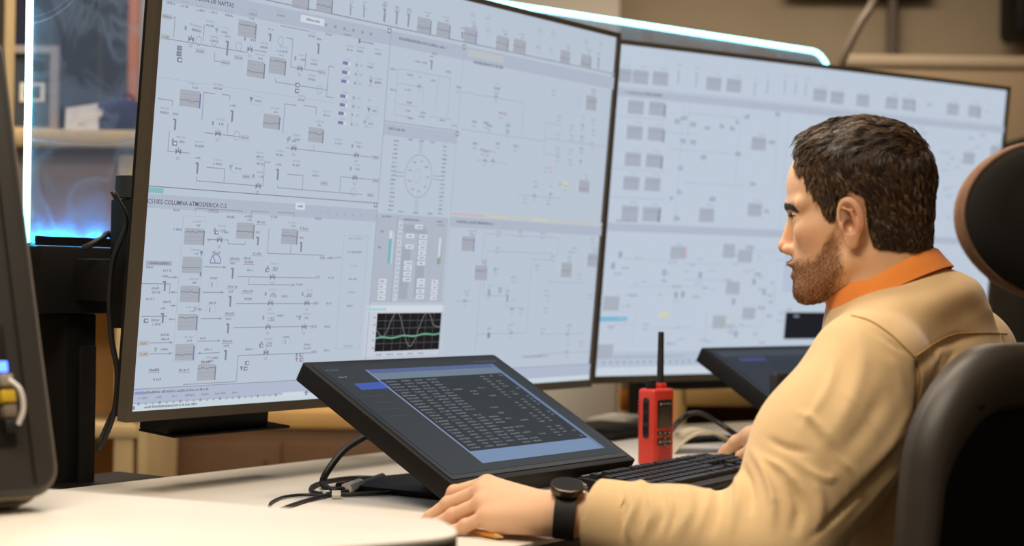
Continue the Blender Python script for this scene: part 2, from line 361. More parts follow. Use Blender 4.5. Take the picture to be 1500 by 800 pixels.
# ================================================================== desks
def hit(px, py, o, n):
    r = cF + cR * ((px - 750) / FPX) + cU * ((400 - py) / FPX)
    n = np.asarray(n, float); o = np.asarray(o, float)
    return CAM + r * (((o - CAM) @ n) / (r @ n))
eB = (Pz(130, 712, DESK) - Lbl) @ nL
eF = (Pz(808, 789, DESK) - Lbl) @ nL
def inter(p, d, q, e):
    A = np.array([[d[0], -e[0]], [d[1], -e[1]]]); t = np.linalg.solve(A, (q - p)[:2]); return p + d * t[0]
def ptL(s, e, z=0.0): q = Lbl + dL * s + nL * e; return np.array([q[0], q[1], z])
def ptR(s, e, z=0.0): q = Rbl + dR * s + nR * e; return np.array([q[0], q[1], z])
cB = inter(ptL(0, eB), dL, ptR(0, eB), dR); cFr = inter(ptL(0, eF), dL, ptR(0, eF), dR)
poly = [ptL(-.30, eF), cFr, ptR(1.40, eF), ptR(1.40, eB), cB, ptL(-.30, eB)]
poly = [(p[0], p[1]) for p in poly]
root = thing('control_desk', 'white control desk carrying the keyboard, radio and touch screens', 'desk', T(0, 0, 0))
bm = NB(); prism(bm, poly, DESK - .006, DESK, .0015); obj('desk_top', bm, M_desk, root)
bm = NB(); prism(bm, poly, DESK - .030, DESK - .0062); obj('edge_band', bm, M_deskedge, root)
for q in (ptL(-.2, eB - .08), ptL(-.2, eF + .12), ptL(1.25, eB - .1), ptR(1.3, eB - .08), ptR(1.3, eF + .12)):
    bm = NB(); box(bm, (q[0], q[1], (DESK - .03) / 2), (.06, .06, DESK - .031), .004, seg=1); obj('leg', bm, M_matt, root)
# near raised desk with rounded end
ND = CAMZ - .24
def nd(px, py): q = Pz(px, py, ND); return np.array([q[0], q[1]])
A0, A1 = nd(94, 718), nd(640, 761)
u = (A1 - A0) / np.linalg.norm(A1 - A0); v = np.array([u[1], -u[0]])     # v towards the camera
if v[1] > 0: v = -v
tip = nd(666, 783)
pts = [A0 - u * 1.3, A1 - u * .06]
for c in spline([A1 - u * .03, A1 + u * .004, tip, tip - u * .035 + v * .085, tip - u * .14 + v * .22], 7): pts.append(c)
pts += [tip - u * .5 + v * .5, A0 - u * 1.3 + v * .62]
poly2 = [(p[0], p[1]) for p in pts]
root = thing('side_desk', 'raised white side desk with rounded dark-edged corner in the foreground', 'desk', T(0, 0, 0))
bm = NB(); prism(bm, poly2, ND - .007, ND, .002); obj('desk_top', bm, M_desk, root)
bm = NB(); prism(bm, poly2, ND - .024, ND - .0072); obj('edge_band', bm, M_deskedge, root)
for q in (A0 - u * .9 + v * .12, A0 - u * .9 + v * .5, A0 + u * .1 + v * .3):
    bm = NB(); cyl(bm, (q[0], q[1], .012), (q[0], q[1], ND - .024), .028); obj('leg', bm, M_matt, root)
    bm = NB(); lathe(bm, [(.05, 0), (.05, .006), (.028, .012)], 24, T(q[0], q[1], 0)); obj('foot', bm, M_rubber, root)

# ================================================================== console frame behind the monitors
eC = .27
def s_at(px, e, pt=ptL):
    lo, hi = -1.0, 2.5
    for _ in range(60):
        m = (lo + hi) / 2
        if pix(pt(m, e, 1.0))[0][0] < px: lo = m
        else: hi = m
    return lo
sG = s_at(36, eC)
gl = ptL(sG, eC)
zb = hit(36, 358, gl, nL)[2]; zb2 = hit(70, 459, gl, nL)[2]
console = thing('monitor_console', 'black steel beam and columns behind the monitors', 'console', T(0, 0, 0))
def obox(bm, p, d, n, along, deep, z0, z1, bev=.003):
    M = frame((p[0], p[1], 0), d, n, UP); box(bm, (0, 0, (z0 + z1) / 2), (along, deep, z1 - z0), bev, M)
lenL = s_at(870, eC) - sG
bm = NB(); obox(bm, ptL(sG + lenL / 2, eC + .01), dL, nL, lenL, .09, zb2, zb - .002); obj('beam', bm, M_matt, console)
bm = NB(); obox(bm, ptR(.62, eC + .06), dR, nR, 1.15, .09, zb2, zb - .002); obj('beam', bm, M_matt, console)
sc1 = s_at(88, eC + .03)
for (pt_, s_, d_, n_, w_) in ((ptL, sc1, dL, nL, .060), (ptR, s_at(938, eC + .06, ptR), dR, nR, .035), (ptR, 1.1, dR, nR, .085)):
    bm = NB(); obox(bm, pt_(s_, eC + .03), d_, n_, w_, .10, .012, zb2 - .001); c = obj('column', bm, M_matt, console)
    bm = NB(); obox(bm, pt_(s_, eC - .035), d_, n_, w_ * .5, .006, .2, zb2 - .05, .001); obj('cover_strip', bm, M_black, c)
    bm = NB(); obox(bm, pt_(s_, eC + .03), d_, n_, .30, .36, 0, .012); obj('base_plate', bm, M_matt, console)
# black cable shelf at desk height behind the left column
bm = NB(); obox(bm, ptL(sc1 + .02, eB + .075), dL, nL, .24, .14, DESK - .03, DESK - .004); obj('cable_shelf', bm, M_matt, console)
# monitor mounting heads
for (pt_, s_, d_, n_) in ((ptL, .125, dL, nL), (ptL, .60, dL, nL), (ptL, 1.08, dL, nL), (ptR, .25, dR, nR), (ptR, .95, dR, nR)):
    bm = NB()
    obox(bm, pt_(s_, .135), d_, n_, .05, .05, zb2 - .02, zb + .07)
    obox(bm, pt_(s_, .20), d_, n_, .05, .10, zb2 + .02, zb - .02)
    h = obj('mount_head', bm, M_black, console)
    q = pt_(s_, .135, 0)
    bm = NB(); cyl(bm, (q[0], q[1], zb + .072), (q[0], q[1], zb + .105), .03, .028); obj('mount_cap', bm, M_rubber, h)

# ---- edge-lit glass screen
yawG = .70; dG = np.array([math.cos(yawG), math.sin(yawG), 0]); nG = np.array([-math.sin(yawG), math.cos(yawG), 0])
gR = P(1216, 95, 4.22); gR = np.array([gR[0], gR[1], 0]); ztop = hit(1100, 61, gR, nG)[2]
gC = inter(ptL(0, eC), dL, gR, dG)
glroot = thing('glass_screen', 'clear acrylic screen edged with a white LED strip behind the monitors', 'glass screen', T(0, 0, 0))
M_glass = bpy.data.materials.new('scuffed_acrylic'); M_glass.use_nodes = True
nt = M_glass.node_tree; nt.nodes.clear()
out = nt.nodes.new('ShaderNodeOutputMaterial'); tr = nt.nodes.new('ShaderNodeBsdfTransparent'); tr.inputs[0].default_value = srgb(232, 237, 250)
gls = nt.nodes.new('ShaderNodeBsdfGlossy'); gls.inputs['Roughness'].default_value = .03; gls.inputs[0].default_value = (.9, .95, 1, 1)
fr = nt.nodes.new('ShaderNodeFresnel'); fr.inputs[0].default_value = 1.2
mx = nt.nodes.new('ShaderNodeMixShader'); nt.links.new(fr.outputs[0], mx.inputs[0]); nt.links.new(tr.outputs[0], mx.inputs[1]); nt.links.new(gls.outputs[0], mx.inputs[2])
dif = nt.nodes.new('ShaderNodeBsdfTranslucent'); dif.inputs[0].default_value = (.5, .72, 1, 1)
df2 = nt.nodes.new('ShaderNodeBsdfDiffuse'); df2.inputs[0].default_value = (.5, .72, 1, 1)
dm = nt.nodes.new('ShaderNodeMixShader'); nt.links.new(dif.outputs[0], dm.inputs[1]); nt.links.new(df2.outputs[0], dm.inputs[2])
tc = nt.nodes.new('ShaderNodeTexCoord')
def ridge(scale, lo, hi, detail, dist):
    n = nt.nodes.new('ShaderNodeTexNoise'); n.inputs['Scale'].default_value = scale; n.inputs['Detail'].default_value = detail; n.inputs['Distortion'].default_value = dist
    nt.links.new(tc.outputs['Object'], n.inputs['Vector'])
    s = nt.nodes.new('ShaderNodeMath'); s.operation = 'SUBTRACT'; s.inputs[1].default_value = .5; nt.links.new(n.outputs['Fac'], s.inputs[0])
    b_ = nt.nodes.new('ShaderNodeMath'); b_.operation = 'ABSOLUTE'; nt.links.new(s.outputs[0], b_.inputs[0])
    r = nt.nodes.new('ShaderNodeMapRange'); r.inputs[1].default_value = lo; r.inputs[2].default_value = 0.0; r.inputs[3].default_value = 0.0; r.inputs[4].default_value = hi
    nt.links.new(b_.outputs[0], r.inputs[0]); return r.outputs[0]
r1 = ridge(3.0, .005, .22, 0, .1); r2 = ridge(9, .08, .12, 9, 1.2)
ad = nt.nodes.new('ShaderNodeMath'); ad.operation = 'ADD'; nt.links.new(r1, ad.inputs[0]); nt.links.new(r2, ad.inputs[1])
ad2 = nt.nodes.new('ShaderNodeMath'); ad2.operation = 'ADD'; ad2.use_clamp = True; ad2.inputs[1].default_value = .075; nt.links.new(ad.outputs[0], ad2.inputs[0])
m2 = nt.nodes.new('ShaderNodeMixShader'); nt.links.new(ad2.outputs[0], m2.inputs[0]); nt.links.new(mx.outputs[0], m2.inputs[1]); nt.links.new(dm.outputs[0], m2.inputs[2]); nt.links.new(m2.outputs[0], out.inputs[0])
rc = .07
def panel(name, p0, d, n, L, r_left, r_right):
    h = ztop - zb; o = []
    def arc(cx, cz, a0):
        return [(cx + rc * math.cos(math.radians(a0 + 90 * k / 8)), cz + rc * math.sin(math.radians(a0 + 90 * k / 8))) for k in range(9)]
    o += [(0, 0), (L, 0)]
    o += arc(L - rc, h - rc, 0) if r_right else [(L, h)]
    o += arc(rc, h - rc, 90) if r_left else [(0, h)]
    bm = NB(); prism(bm, o, -.004, .004, M=XZ)
    return obj(name, bm, M_glass, glroot, frame((p0[0], p0[1], zb), d, n, UP))
L1 = np.linalg.norm(gC - gl); L2 = np.linalg.norm(gR - gC)
panel('glass_pane', gl, dL, nL, L1 - .004, True, False); panel('glass_pane', gC + dG * .004, dG, nG, L2 - .004, False, True)
def g3(base, d, s, z): q = base + d * s; return (q[0], q[1], z)
path = [g3(gl, dL, 0, zb + .002)] + [g3(gl, dL, 0, zb + (ztop - zb - rc) * k / 6) for k in range(1, 7)]
path += [g3(gl, dL, rc - rc * math.cos(math.radians(15 * k)), ztop - rc + rc * math.sin(math.radians(15 * k))) for k in range(1, 7)]
path += [g3(gl, dL, rc + (L1 - rc) * k / 8, ztop) for k in range(1, 8)]
path += [g3(gC, dG, .02 + (L2 - rc - .02) * k / 8, ztop) for k in range(0, 9)]
path += [g3(gC, dG, L2 - rc + rc * math.sin(math.radians(15 * k)), ztop - rc + rc * math.cos(math.radians(15 * k))) for k in range(1, 7)]
path += [g3(gC, dG, L2, ztop - rc - (ztop - rc - zb - .003) * k / 6) for k in range(1, 7)]
bm = NB(); tube(bm, path, .0057, 10)
M_led = mat('led_white_cyan', (0, 0, 0, 1), .4, emis=((.32, .95, 1.0, 1), 5.0), bump=(10, .01, .001))
obj('led_strip', bm, M_led, glroot, smooth=True)
# unseen blue light bar, added to wash the bottom of the acrylic
bm = NB(); p = gl + dL * .11 - nL * .013; M = frame((p[0], p[1], 0), dL, nL, UP); box(bm, (0, 0, zb + .0035), (.20, .006, .005), 0, M)
obj('added_glow_bar', bm, mat('added_blue_glow', (0, 0, 0, 1), .4, emis=((.02, .45, 1.0, 1), 260.0), bump=(10, .01, .001)), glroot)
bm = NB()
for e_ in (-.022, -.006):
    p = gl + dL * (L1 / 2) + nL * e_; M = frame((p[0], p[1], 0), dL, nL, UP); box(bm, (0, 0, zb + (.006 if e_ < -.01 else .001)), (L1, .004, .014 if e_ < -.01 else .004), 0, M)
obj('base_channel', bm, M_matt, glroot)

# ================================================================== monitors
W_, H_ = 1.2096, .6804
M_scrL = mat('screen_panel', (0.004, 0.004, 0.005, 1), .35, spec=.3, emis=(srgb(183, 195, 209), 1.0), noise=None, bump=(900, .01, .0002))
M_scrR = mat('screen_panel_pale', (0.004, 0.004, 0.005, 1), .35, spec=.3, emis=(srgb(189, 201, 216), 1.0), bump=(900, .01, .0002))
M_gfx = attr_mat('screen_print', .5, emission=True, spec=.04)
class G:
    """flat print on a screen: quads in the screen's own x/z plane with a colour each"""
    def __init__(s, M, y=-.0012, bg=None): s.v = []; s.f = []; s.c = []; s.M = M; s.I = M.inverted(); s.y = y; s.bg = bg
    def at(s, px, py):
        n = np.array(s.M.col[1][:3]); o = np.array(s.M.col[3][:3]); q = s.I @ Vector(hit(px, py, o, n)); return q[0], q[2]
    def quad(s, pts, col):
        b = len(s.v); ar = abs(sum(p[0] * q[1] - q[0] * p[1] for p, q in zip(pts, pts[1:] + pts[:1]))) / 2
        lay = sum(ar < t for t in (.03, .02, .015, .0105, .005, .002, .0006, .00015, .00005))      # smaller print lies over larger print
        col = [c * .72 + k * .28 for c, k in zip(col[:3], s.bg)] if s.bg and max(col[:3]) > .04 else col
        s.v += [(p[0], s.y - lay * 4e-5, p[1]) for p in pts]; s.f.append(tuple(range(b, b + len(pts)))); s.c += [col] * len(pts)
    def rect(s, x, z, w, h, col, anchor='c'):
        if anchor == 'c': x -= w / 2; z -= h / 2
        s.quad([(x, z), (x + w, z), (x + w, z + h), (x, z + h)], col)
    def line(s, p, q, w, col):
        dx, dz = q[0] - p[0], q[1] - p[1]; L = math.hypot(dx, dz) or 1e-6; ox, oz = -dz / L * w / 2, dx / L * w / 2
        s.quad([(p[0] + ox, p[1] + oz), (p[0] - ox, p[1] - oz), (q[0] - ox, q[1] - oz), (q[0] + ox, q[1] + oz)], col)
    def poly(s, pts, w, col):
        for a, b in zip(pts, pts[1:]): s.line(a, b, w, col)
    def ppoly(s, pts, w, col): s.poly([s.at(*p) for p in pts], w, col)
    def ortho(s, pts, w, col):
        """photo points joined by strictly horizontal / vertical strokes on the screen"""
        q = [s.at(*p) for p in pts]; out = [q[0]]
        for b in q[1:]:
            a = out[-1]; out.append((b[0], a[1]) if abs(b[0] - a[0]) > abs(b[1] - a[1]) else (a[0], b[1]))
        s.poly(out, w, col)
    def words(s, x, z, w, h, col, seed=0):
        """small unreadable caption: letter-wide strokes"""
        w *= .86; h *= .86
        r = random.Random(seed * 131 + int(abs(x) * 9e4) + int(abs(z) * 7e4)); t = x - w / 2
        while t < x + w / 2:
            k = h * r.uniform(.45, .8); hh = h * r.choice((.7, 1, 1, .8))
            s.rect(t, z - h / 2, k, hh, col, 'll'); t += k + h * .22
            if r.random() < .16: t += h * .5
    def ring(s, x, z, rx, rz, w, col, n=28, a0=0, a1=360):
        pts = [(x + rx * math.cos(math.radians(a0 + (a1 - a0) * k / n)), z + rz * math.sin(math.radians(a0 + (a1 - a0) * k / n))) for k in range(n + 1)]; s.poly(pts, w, col)
    def valve(s, x, z, r, col):
        s.quad([(x - r, z + r * .8), (x - r, z - r * .8), (x, z)], col); s.quad([(x + r, z - r * .8), (x + r, z + r * .8), (x, z)], col)
        s.rect(x, z + r * .55, r * .3, r * 1.0, col); s.ring(x, z - r * 1.7, r * .6, r * .35, .0006, col, 8)
    def trend(s, x, z, w, h, bar, seed=0):
        r = random.Random(seed); s.rect(x, z, w, h, srgb(160, 162, 172))
        for k in range(1, 4): s.rect(x, z - h / 2 + h * k / 4, w, .0007, srgb(146, 148, 160))
        y0 = z + h * r.uniform(-.25, .3); pts = [(x - w / 2 + w * k / 7, y0 + h * r.uniform(-.05, .05)) for k in range(8)]; s.poly(pts, .0012, srgb(92, 94, 106))
        if bar: s.rect(x + w / 2 + .0010, z - h * .06, .0026, h * .9, bar)
    def arrow(s, p, q, w, col):
        s.line(p, q, w, col); dx, dz = q[0] - p[0], q[1] - p[1]; L = math.hypot(dx, dz); dx /= L; dz /= L
        s.quad([(q[0] + dx * .003, q[1] + dz * .003), (q[0] - dx * .004 - dz * .002, q[1] - dz * .004 + dx * .002), (q[0] - dx * .004 + dz * .002, q[1] - dz * .004 - dx * .002)], col)
    def text(s, body, x, z, size, col, extra=0.0):
        c = bpy.data.curves.new('lettering', 'FONT'); c.body = body; c.size = size; c.align_x = 'LEFT'; c.offset = extra
        c.resolution_u = 2
        o = bpy.data.objects.new('lettering', c); COL.objects.link(o); dg = bpy.context.evaluated_depsgraph_get(); me = bpy.data.meshes.new_from_object(o.evaluated_get(dg))
        b = len(s.v); s.v += [(v.co[0] + x, s.y - 4e-4, v.co[1] + z) for v in me.vertices]; s.c += [col] * len(me.vertices)
        for p in me.polygons: s.f.append(tuple(b + i for i in p.vertices))
        wd = max((v.co[0] for v in me.vertices), default=0)
        bpy.data.objects.remove(o); bpy.data.curves.remove(c); bpy.data.meshes.remove(me); return wd
    def build(s, name, parent, M=None, m=None):
        me = bpy.data.meshes.new(name); me.from_pydata(s.v, [], s.f); me.update(); color_attr(me, np.array([c[:3] for c in s.c])); return link(name, me, m or M_gfx, parent, M)

def monitor(name, label, o, d, n, tilt, scr):
    up = UP * math.cos(tilt) - n * math.sin(tilt); back = n * math.cos(tilt) + UP * math.sin(tilt)
    M = frame(o, d, back, up); root = thing(name, label, 'monitor', M)
    b, bb = .0095, .0150
    bm = NB(); ring_prism(bm, [(-b, -bb), (W_ + b, -bb), (W_ + b, H_ + b), (-b, H_ + b)], [(0, 0), (W_, 0), (W_, H_), (0, H_)], -.003, .016, XZ); obj('bezel', bm, M_bezel, root)
    bm = NB(); box(bm, (W_ / 2, .022, H_ / 2 - .003), (W_ + .012, .012, H_ + .016), .004); obj('rear_panel', bm, M_black, root)
    bm = NB(); prism(bm, rrect(.16, .10, W_ - .16, H_ - .12, .04), .0285, .075, .008, XZ); rh = obj('rear_housing', bm, M_black, root)
    bm = NB()
    for k in range(9): box(bm, (W_ / 2, .0775, H_ * .62 + k * .012), (.5, .003, .005))
    obj('vent_ribs', bm, M_rubber, rh)
    bm = NB(); box(bm, (W_ / 2, .004, H_ / 2), (W_, .004, H_)); sc = obj('screen', bm, scr, root)
    return root, M, sc
monL, ML, scL = monitor('control_monitor', 'large left monitor showing grey process diagrams, nearest the glass screen', Lbl, dL, nL, TL_, M_scrL)
monR, MR, scR = monitor('control_monitor', 'large right monitor behind the man, its diagrams out of focus', Rbl, dR, nR, TR_, M_scrR)
# speaker bar under the back of each monitor
bm = NB(); box(bm, (.205, .055, -.020), (.215, .06, .045), .003); sb = obj('speaker_bar', bm, M_matt, monL)
bm = NB(); box(bm, (.225, .050, -.0445), (.25, .075, .004), .001); obj('speaker_lip', bm, M_matt, sb)
bm = NB(); box(bm, (.55, .055, -.022), (.60, .05, .035), .003); obj('speaker_bar', bm, M_matt, monR)
# ================================================================== what the left monitor shows
g = G(ML, bg=srgb(183, 195, 209)[:3])
DK, MD, LT, PU = srgb(92, 94, 108), srgb(126, 130, 146), srgb(158, 165, 181), srgb(86, 70, 150)
BAR, WH, TEAL, GREEN = srgb(170, 178, 195), srgb(214, 220, 230), srgb(112, 176, 178), srgb(96, 168, 130)
PIPE = .0013
c1 = lambda x, y: (200 + x / 2.666, y / 2.666)
c2 = lambda x, y: (180 + x / 2.353, 270 + y / 2.353)
c3 = lambda x, y: (540 + x / 2.666, y / 2.666)
c4 = lambda x, y: (530 + x / 2.58, 290 + y / 2.58)
def hx(px, py): return g.at(px, py)
zT = hx(490, 22)[1]; x1 = hx(562, 170)[0]; x2 = hx(668, 200)[0]; zM = hx(217, 273)[1]; zK = hx(193, 571)[1]
zA = hx(565, 178)[1]; zR = hx(664, 314)[1]
# window title bars, dividers, task bar
g.rect(0, zT - .030, W_, .024, BAR, 'll'); g.rect(0, zT, W_, .0014, DK, 'll')
g.rect(0, zM - .030, x1, .020, BAR, 'll'); g.rect(0, zM, x1, .0013, DK, 'll'); g.rect(0, zM - .0085, .03, .0075, TEAL, 'll')
g.rect(x1, 0.03, .0012, zT - .03, MD, 'll'); g.rect(x2, .03, .0011, zT - .03, LT, 'll')
g.rect(x1, zA - .022, x2 - x1, .020, BAR, 'll'); g.rect(x1, zA, x2 - x1, .0012, MD, 'll')
g.rect(x2, zR - .022, W_ - x2, .018, BAR, 'll'); g.rect(x2, zR - .002, W_ - x2, .006, srgb(196, 196, 190), 'll'); g.rect(x2, zR - .001, .10, .0035, srgb(206, 170, 176), 'll')
for k, c in enumerate((srgb(212, 204, 150), srgb(190, 200, 170), srgb(214, 208, 160))): g.rect(x2 + .12 + k * .07, zR - .001, .05, .0035, c, 'll')
g.rect(0, 0, W_, zK, srgb(172, 180, 204), 'll'); g.rect(0, zK, W_, .0012, MD, 'll'); g.rect(0, 0, W_, .010, srgb(206, 218, 224), 'll'); g.rect(0, .0105, W_, .0010, LT, 'll')
g.words(.085, zK - .005, .15, .0042, DK, 1); g.rect(.012, zK - .0052, .018, .004, srgb(110, 126, 190)); 
for k, w in enumerate((.018, .010, .012, .022, .018, .024, .012)): g.words(.018 + k * .031, zK - .0125, w, .0036, MD, k)
for k in range(22): g.rect(.012 + k * .0135, zK - .0205, .0045, .0042, LT if k % 3 else MD)
g.rect(.335, zK - .0205, .05, .006, WH); g.rect(.366, zK - .0205, .004, .0075, DK); g.words(.405, zK - .0205, .04, .0036, MD, 4)
g.words(.075, .005, .12, .0038, DK, 9); g.rect(.0035, .005, .004, .005, DK)
# lettering
q = hx(207, 293); wd = g.text('C51002 COLUMNA ATMOSFERICA C-2', q[0] + .010, zM - .0235, .0092, DK, .0001)
q = hx(252, 4); g.text('REACCION DE NAFTAS', .045, zT - .0205, .0092, DK, .0001)
q = hx(577, 47); g.words(x1 + .012 + .075, zT - .0155, .15, .0055, DK, 3); g.words(x1 + .035, zA - .010, .05, .0055, DK, 4)
q = hx(725, 84); g.words(x2 + .075, zT - .030, .10, .006, DK, 5); g.rect(x2 + .012, zT - .022, .11, .012, srgb(186, 190, 186), 'll')
g.words(x2 + .075, zR - .012, .13, .0055, DK, 6)
for (px, py, w) in ((457, 30, .055), (439, 302, .022)):
    q = hx(px, py); g.rect(q[0], q[1], w, .011, WH); g.words(q[0], q[1], w * .6, .004, DK, 2)
for px, py in ((569, 45), (679, 69), (549, 300), (669, 196), (897, 109)):
    q = hx(px, py); g.rect(q[0], q[1], .008, .008, DK); g.rect(q[0], q[1], .004, .004, WH)
for k in range(6): g.rect(x1 - .16 + k * .022, zT - .018, .006, .004, MD); g.rect(x1 - .14 + k * .02, zM - .021, .005, .004, LT)
# trends
for i, (p, bar, w, h) in enumerate([(c1(428, 113), DK, .036, .024), (c1(462, 270), DK, .036, .025), (c1(546, 257), DK, .035, .025), (c1(205, 385), PU, .039, .024), (c1(523, 475), PU, .035, .022), (c1(696, 527), DK, .034, .023),
        (c1(637, 3), DK, .036, .025), (c1(730, 18), DK, .036, .025), (c3(213, 100), DK, .036, .026), (c3(288, 118), DK, .036, .026), (c3(393, 138), PU, .036, .026), (c3(518, 170), DK, .036, .026), (c3(585, 182), srgb(150, 110, 120), .036, .026),
        (c3(765, 222), None, .034, .024), (c3(845, 240), DK, .034, .026), (c2(242, 180), DK, .038, .024), (c2(418, 160), DK, .036, .024), (c2(570, 180), DK, .035, .024), (c2(234, 278), TEAL, .037, .024), (c2(227, 378), DK, .037, .024),
        (c2(219, 475), DK, .037, .024), (c2(209, 578), PU, .036, .024), (c2(284, 648), DK, .036, .024), (c4(398, 173), PU, .036, .026), (c4(447, 283), LT, .036, .026), (c4(770, 272), srgb(170, 168, 150), .036, .028), (c4(868, 235), LT, .034, .026),
        (c3(865, 402), MD, .034, .028), (c3(838, 728), LT, .036, .024)]):
    q = hx(*p); g.trend(q[0], q[1], w, h, bar, i)
    g.words(q[0] + .006, q[1] + h * .5 + .010, .022, .0036, LT, i); g.words(q[0] + .008, q[1] + h * .5 + .0045, .010, .0036, MD, i)
    if bar is TEAL: g.rect(q[0] + w / 2 + .001, q[1] - h * .55, .003, h * .25, DK)
# valves
for p in [c1(210, 153), c1(440, 193), c1(635, 268), c1(315, 522), c1(612, 580), c1(856, 607), c1(160, 592), c1(472, 727), c1(850, 695), c2(331, 192), c2(513, 320), c2(506, 410), c2(632, 410), c2(498, 492), c2(622, 492), c2(491, 580)]:
    q = hx(*p); g.valve(q[0], q[1], .0055, DK); g.words(q[0] + .003, q[1] + .021, .020, .0035, LT, 3); g.words(q[0] + .005, q[1] + .0145, .012, .0042, MD, 7); g.rect(q[0] - .012, q[1] + .0145, .004, .006, MD)
for p in [c3(195, 338), c3(495, 378), c3(540, 517), c3(452, 628), c3(483, 628), c3(645, 765), c3(708, 760), c3(833, 490), c3(830, 535), c3(828, 582), c3(825, 630), c4(387, 390), c4(565, 420), c4(562, 510), c4(775, 515), c4(772, 583), c4(478, 365)]:
    q = hx(*p); g.valve(q[0], q[1], .0045, MD); g.words(q[0], q[1] + .016, .014, .0035, LT, 5)
# tall level bars
for p, h in [(c1(352, 190), .020), (c1(708, 192), .015), (c1(520, 148), .010), (c1(371, 455), .016), (c1(148, 488), .015), (c1(235, 658), .015), (c1(549, 683), .016), (c2(463, 197), .012), (c2(612, 217), .014), (c2(376, 308), .015), (c2(368, 405), .015), (c2(360, 498), .014), (c2(352, 590), .014), (c2(142, 352), .013), (c2(135, 462), .013), (c3(243, 255), .014), (c3(107, 72), .02), (c3(153, 80), .02), (c3(60, 62), .02), (c3(895, 248), .02), (c3(363, 280 / 2.0), .01), (c4(548, 380), .012), (c4(477, 520), .010)]:
    q = hx(*p); g.rect(q[0], q[1], .0034, h, DK); g.words(q[0] - .001, q[1] + h * .5 + .008, .012, .0036, MD, 8); g.rect(q[0] - .0015, q[1] + h / 2, .006, .0024, DK)
# violet batch bars
for p in [(818, 247), (815, 283), (812, 318), (808, 376), (806, 410), (801, 443), (799, 480)]:
    q = hx(*c1(*p)); g.rect(q[0] - .003, q[1], .013, .0050, PU); g.rect(q[0] + .0065, q[1], .006, .0050, WH); g.words(q[0] + .002, q[1] + .0065, .014, .0030, LT, 3)
    g.rect(q[0] + .024, q[1], .004, .0045, MD); g.words(q[0] + .036, q[1], .008, .004, LT, 1); g.words(q[0] + .062, q[1], .008, .004, LT, 2)
q = hx(*c1(868, 160)); g.words(q[0] + .02, q[1], .036, .004, MD, 5); g.rect(q[0], q[1], .005, .007, DK)
for a_, b_ in (((862, 215), (858, 330)), ((842, 370), (834, 490))): g.ppoly([c1(*a_), c1(*b_)], .0008, LT)
# pipes in the upper left window
for pts in [[(110, 150), (300, 165), (430, 190)], [(455, 195), (505, 206)], [(148, 62), (148, 150)], [(100, 62), (148, 66)], [(262, 95), (262, 160)], [(303, 205), (303, 238), (345, 246)], [(560, 100), (668, 118)], [(580, 147), (608, 150), (604, 262), (635, 268), (715, 282)], [(660, 205), (658, 268)], [(540, 305), (540, 320), (590, 330), (720, 345), (745, 345)], [(770, 262), (748, 262), (742, 378), (768, 380)], [(80, 385), (138, 392), (136, 412)], [(252, 470), (258, 360), (305, 362)], [(330, 368), (362, 374), (360, 392)], [(125, 512), (122, 590), (205, 598)], [(262, 518), (410, 537)], [(354, 482), (352, 522)], [(568, 522), (572, 405), (622, 408)], [(650, 412), (700, 420), (698, 450)], [(580, 577), (930, 615)], [(690, 568), (690, 585)], [(270, 653), (342, 660), (338, 712)], [(232, 688), (232, 706), (490, 727), (498, 632), (522, 632)], [(585, 680), (648, 685), (644, 740)], [(548, 725), (548, 733), (880, 758)], [(790, 750), (792, 690), (935, 700)]]:
    g.ortho([c1(*p) for p in pts], PIPE, MD)
g.ortho([c1(80, 300), c1(770, 385)], .0006, LT)
for p in [(310, 120, GREEN), (588, 548, GREEN), (365, 655, GREEN), (888, 480, GREEN), (445, 390, DK), (912, 320, DK), (905, 430, DK)]:
    q = hx(*c1(p[0], p[1])); g.quad([(q[0] - .004, q[1] + .004), (q[0] + .004, q[1] + .004), (q[0], q[1] - .004)], p[2]); g.ring(q[0] + .012, q[1], .016, .009, .0006, LT, 4, 45, 405); g.words(q[0] + .014, q[1], .012, .004, MD, 4)
for p in [(165, 188), (163, 210), (165, 234), (625, 332), (624, 355), (146, 560)]:
    q = hx(*c1(*p)); g.rect(q[0], q[1], .0095, .0070, DK); g.rect(q[0] + .0008, q[1], .005, .0030, WH if p[1] > 220 else MD)
for p in [(115, 65), (110, 145), (345, 245), (245, 200), (395, 225), (425, 690), (730, 716), (910, 762), (720, 282), (930, 705), (930, 615), (420, 537)]:
    q = hx(*c1(*p)); g.rect(q[0], q[1], .019, .0075, srgb(176, 176, 170) if p[0] < 150 else srgb(176, 180, 194)); g.words(q[0], q[1], .015, .0038, MD, 6)
for p in [(130, 12), (185, 25), (245, 40), (297, 48), (358, 60), (450, 55), (570, 200), (680, 310), (690, 250), (785, 560), (695, 685), (312, 640), (478, 612), (560, 60), (750, 135), (830, 195), (870, 200), (940, 210), (300, 160), (285, 100), (495, 185), (105, 440), (820, 135), (620, 645), (240, 570), (555, 605), (910, 262), (940, 322), (640, 390), (312, 345), (738, 450), (232, 120), (680, 140), (480, 640)]:
    q = hx(*c1(*p)); g.words(q[0], q[1], .018, .0040, MD, 3); g.words(q[0], q[1] + .0062, .020, .0034, LT, 4)
for p in [(396, 182), (388, 530), (845, 750), (240, 160), (300, 160), (712, 350), (560, 160)]:
    q = hx(*c1(*p)); g.ring(q[0], q[1], .006, .0065, .0008, MD, 14)
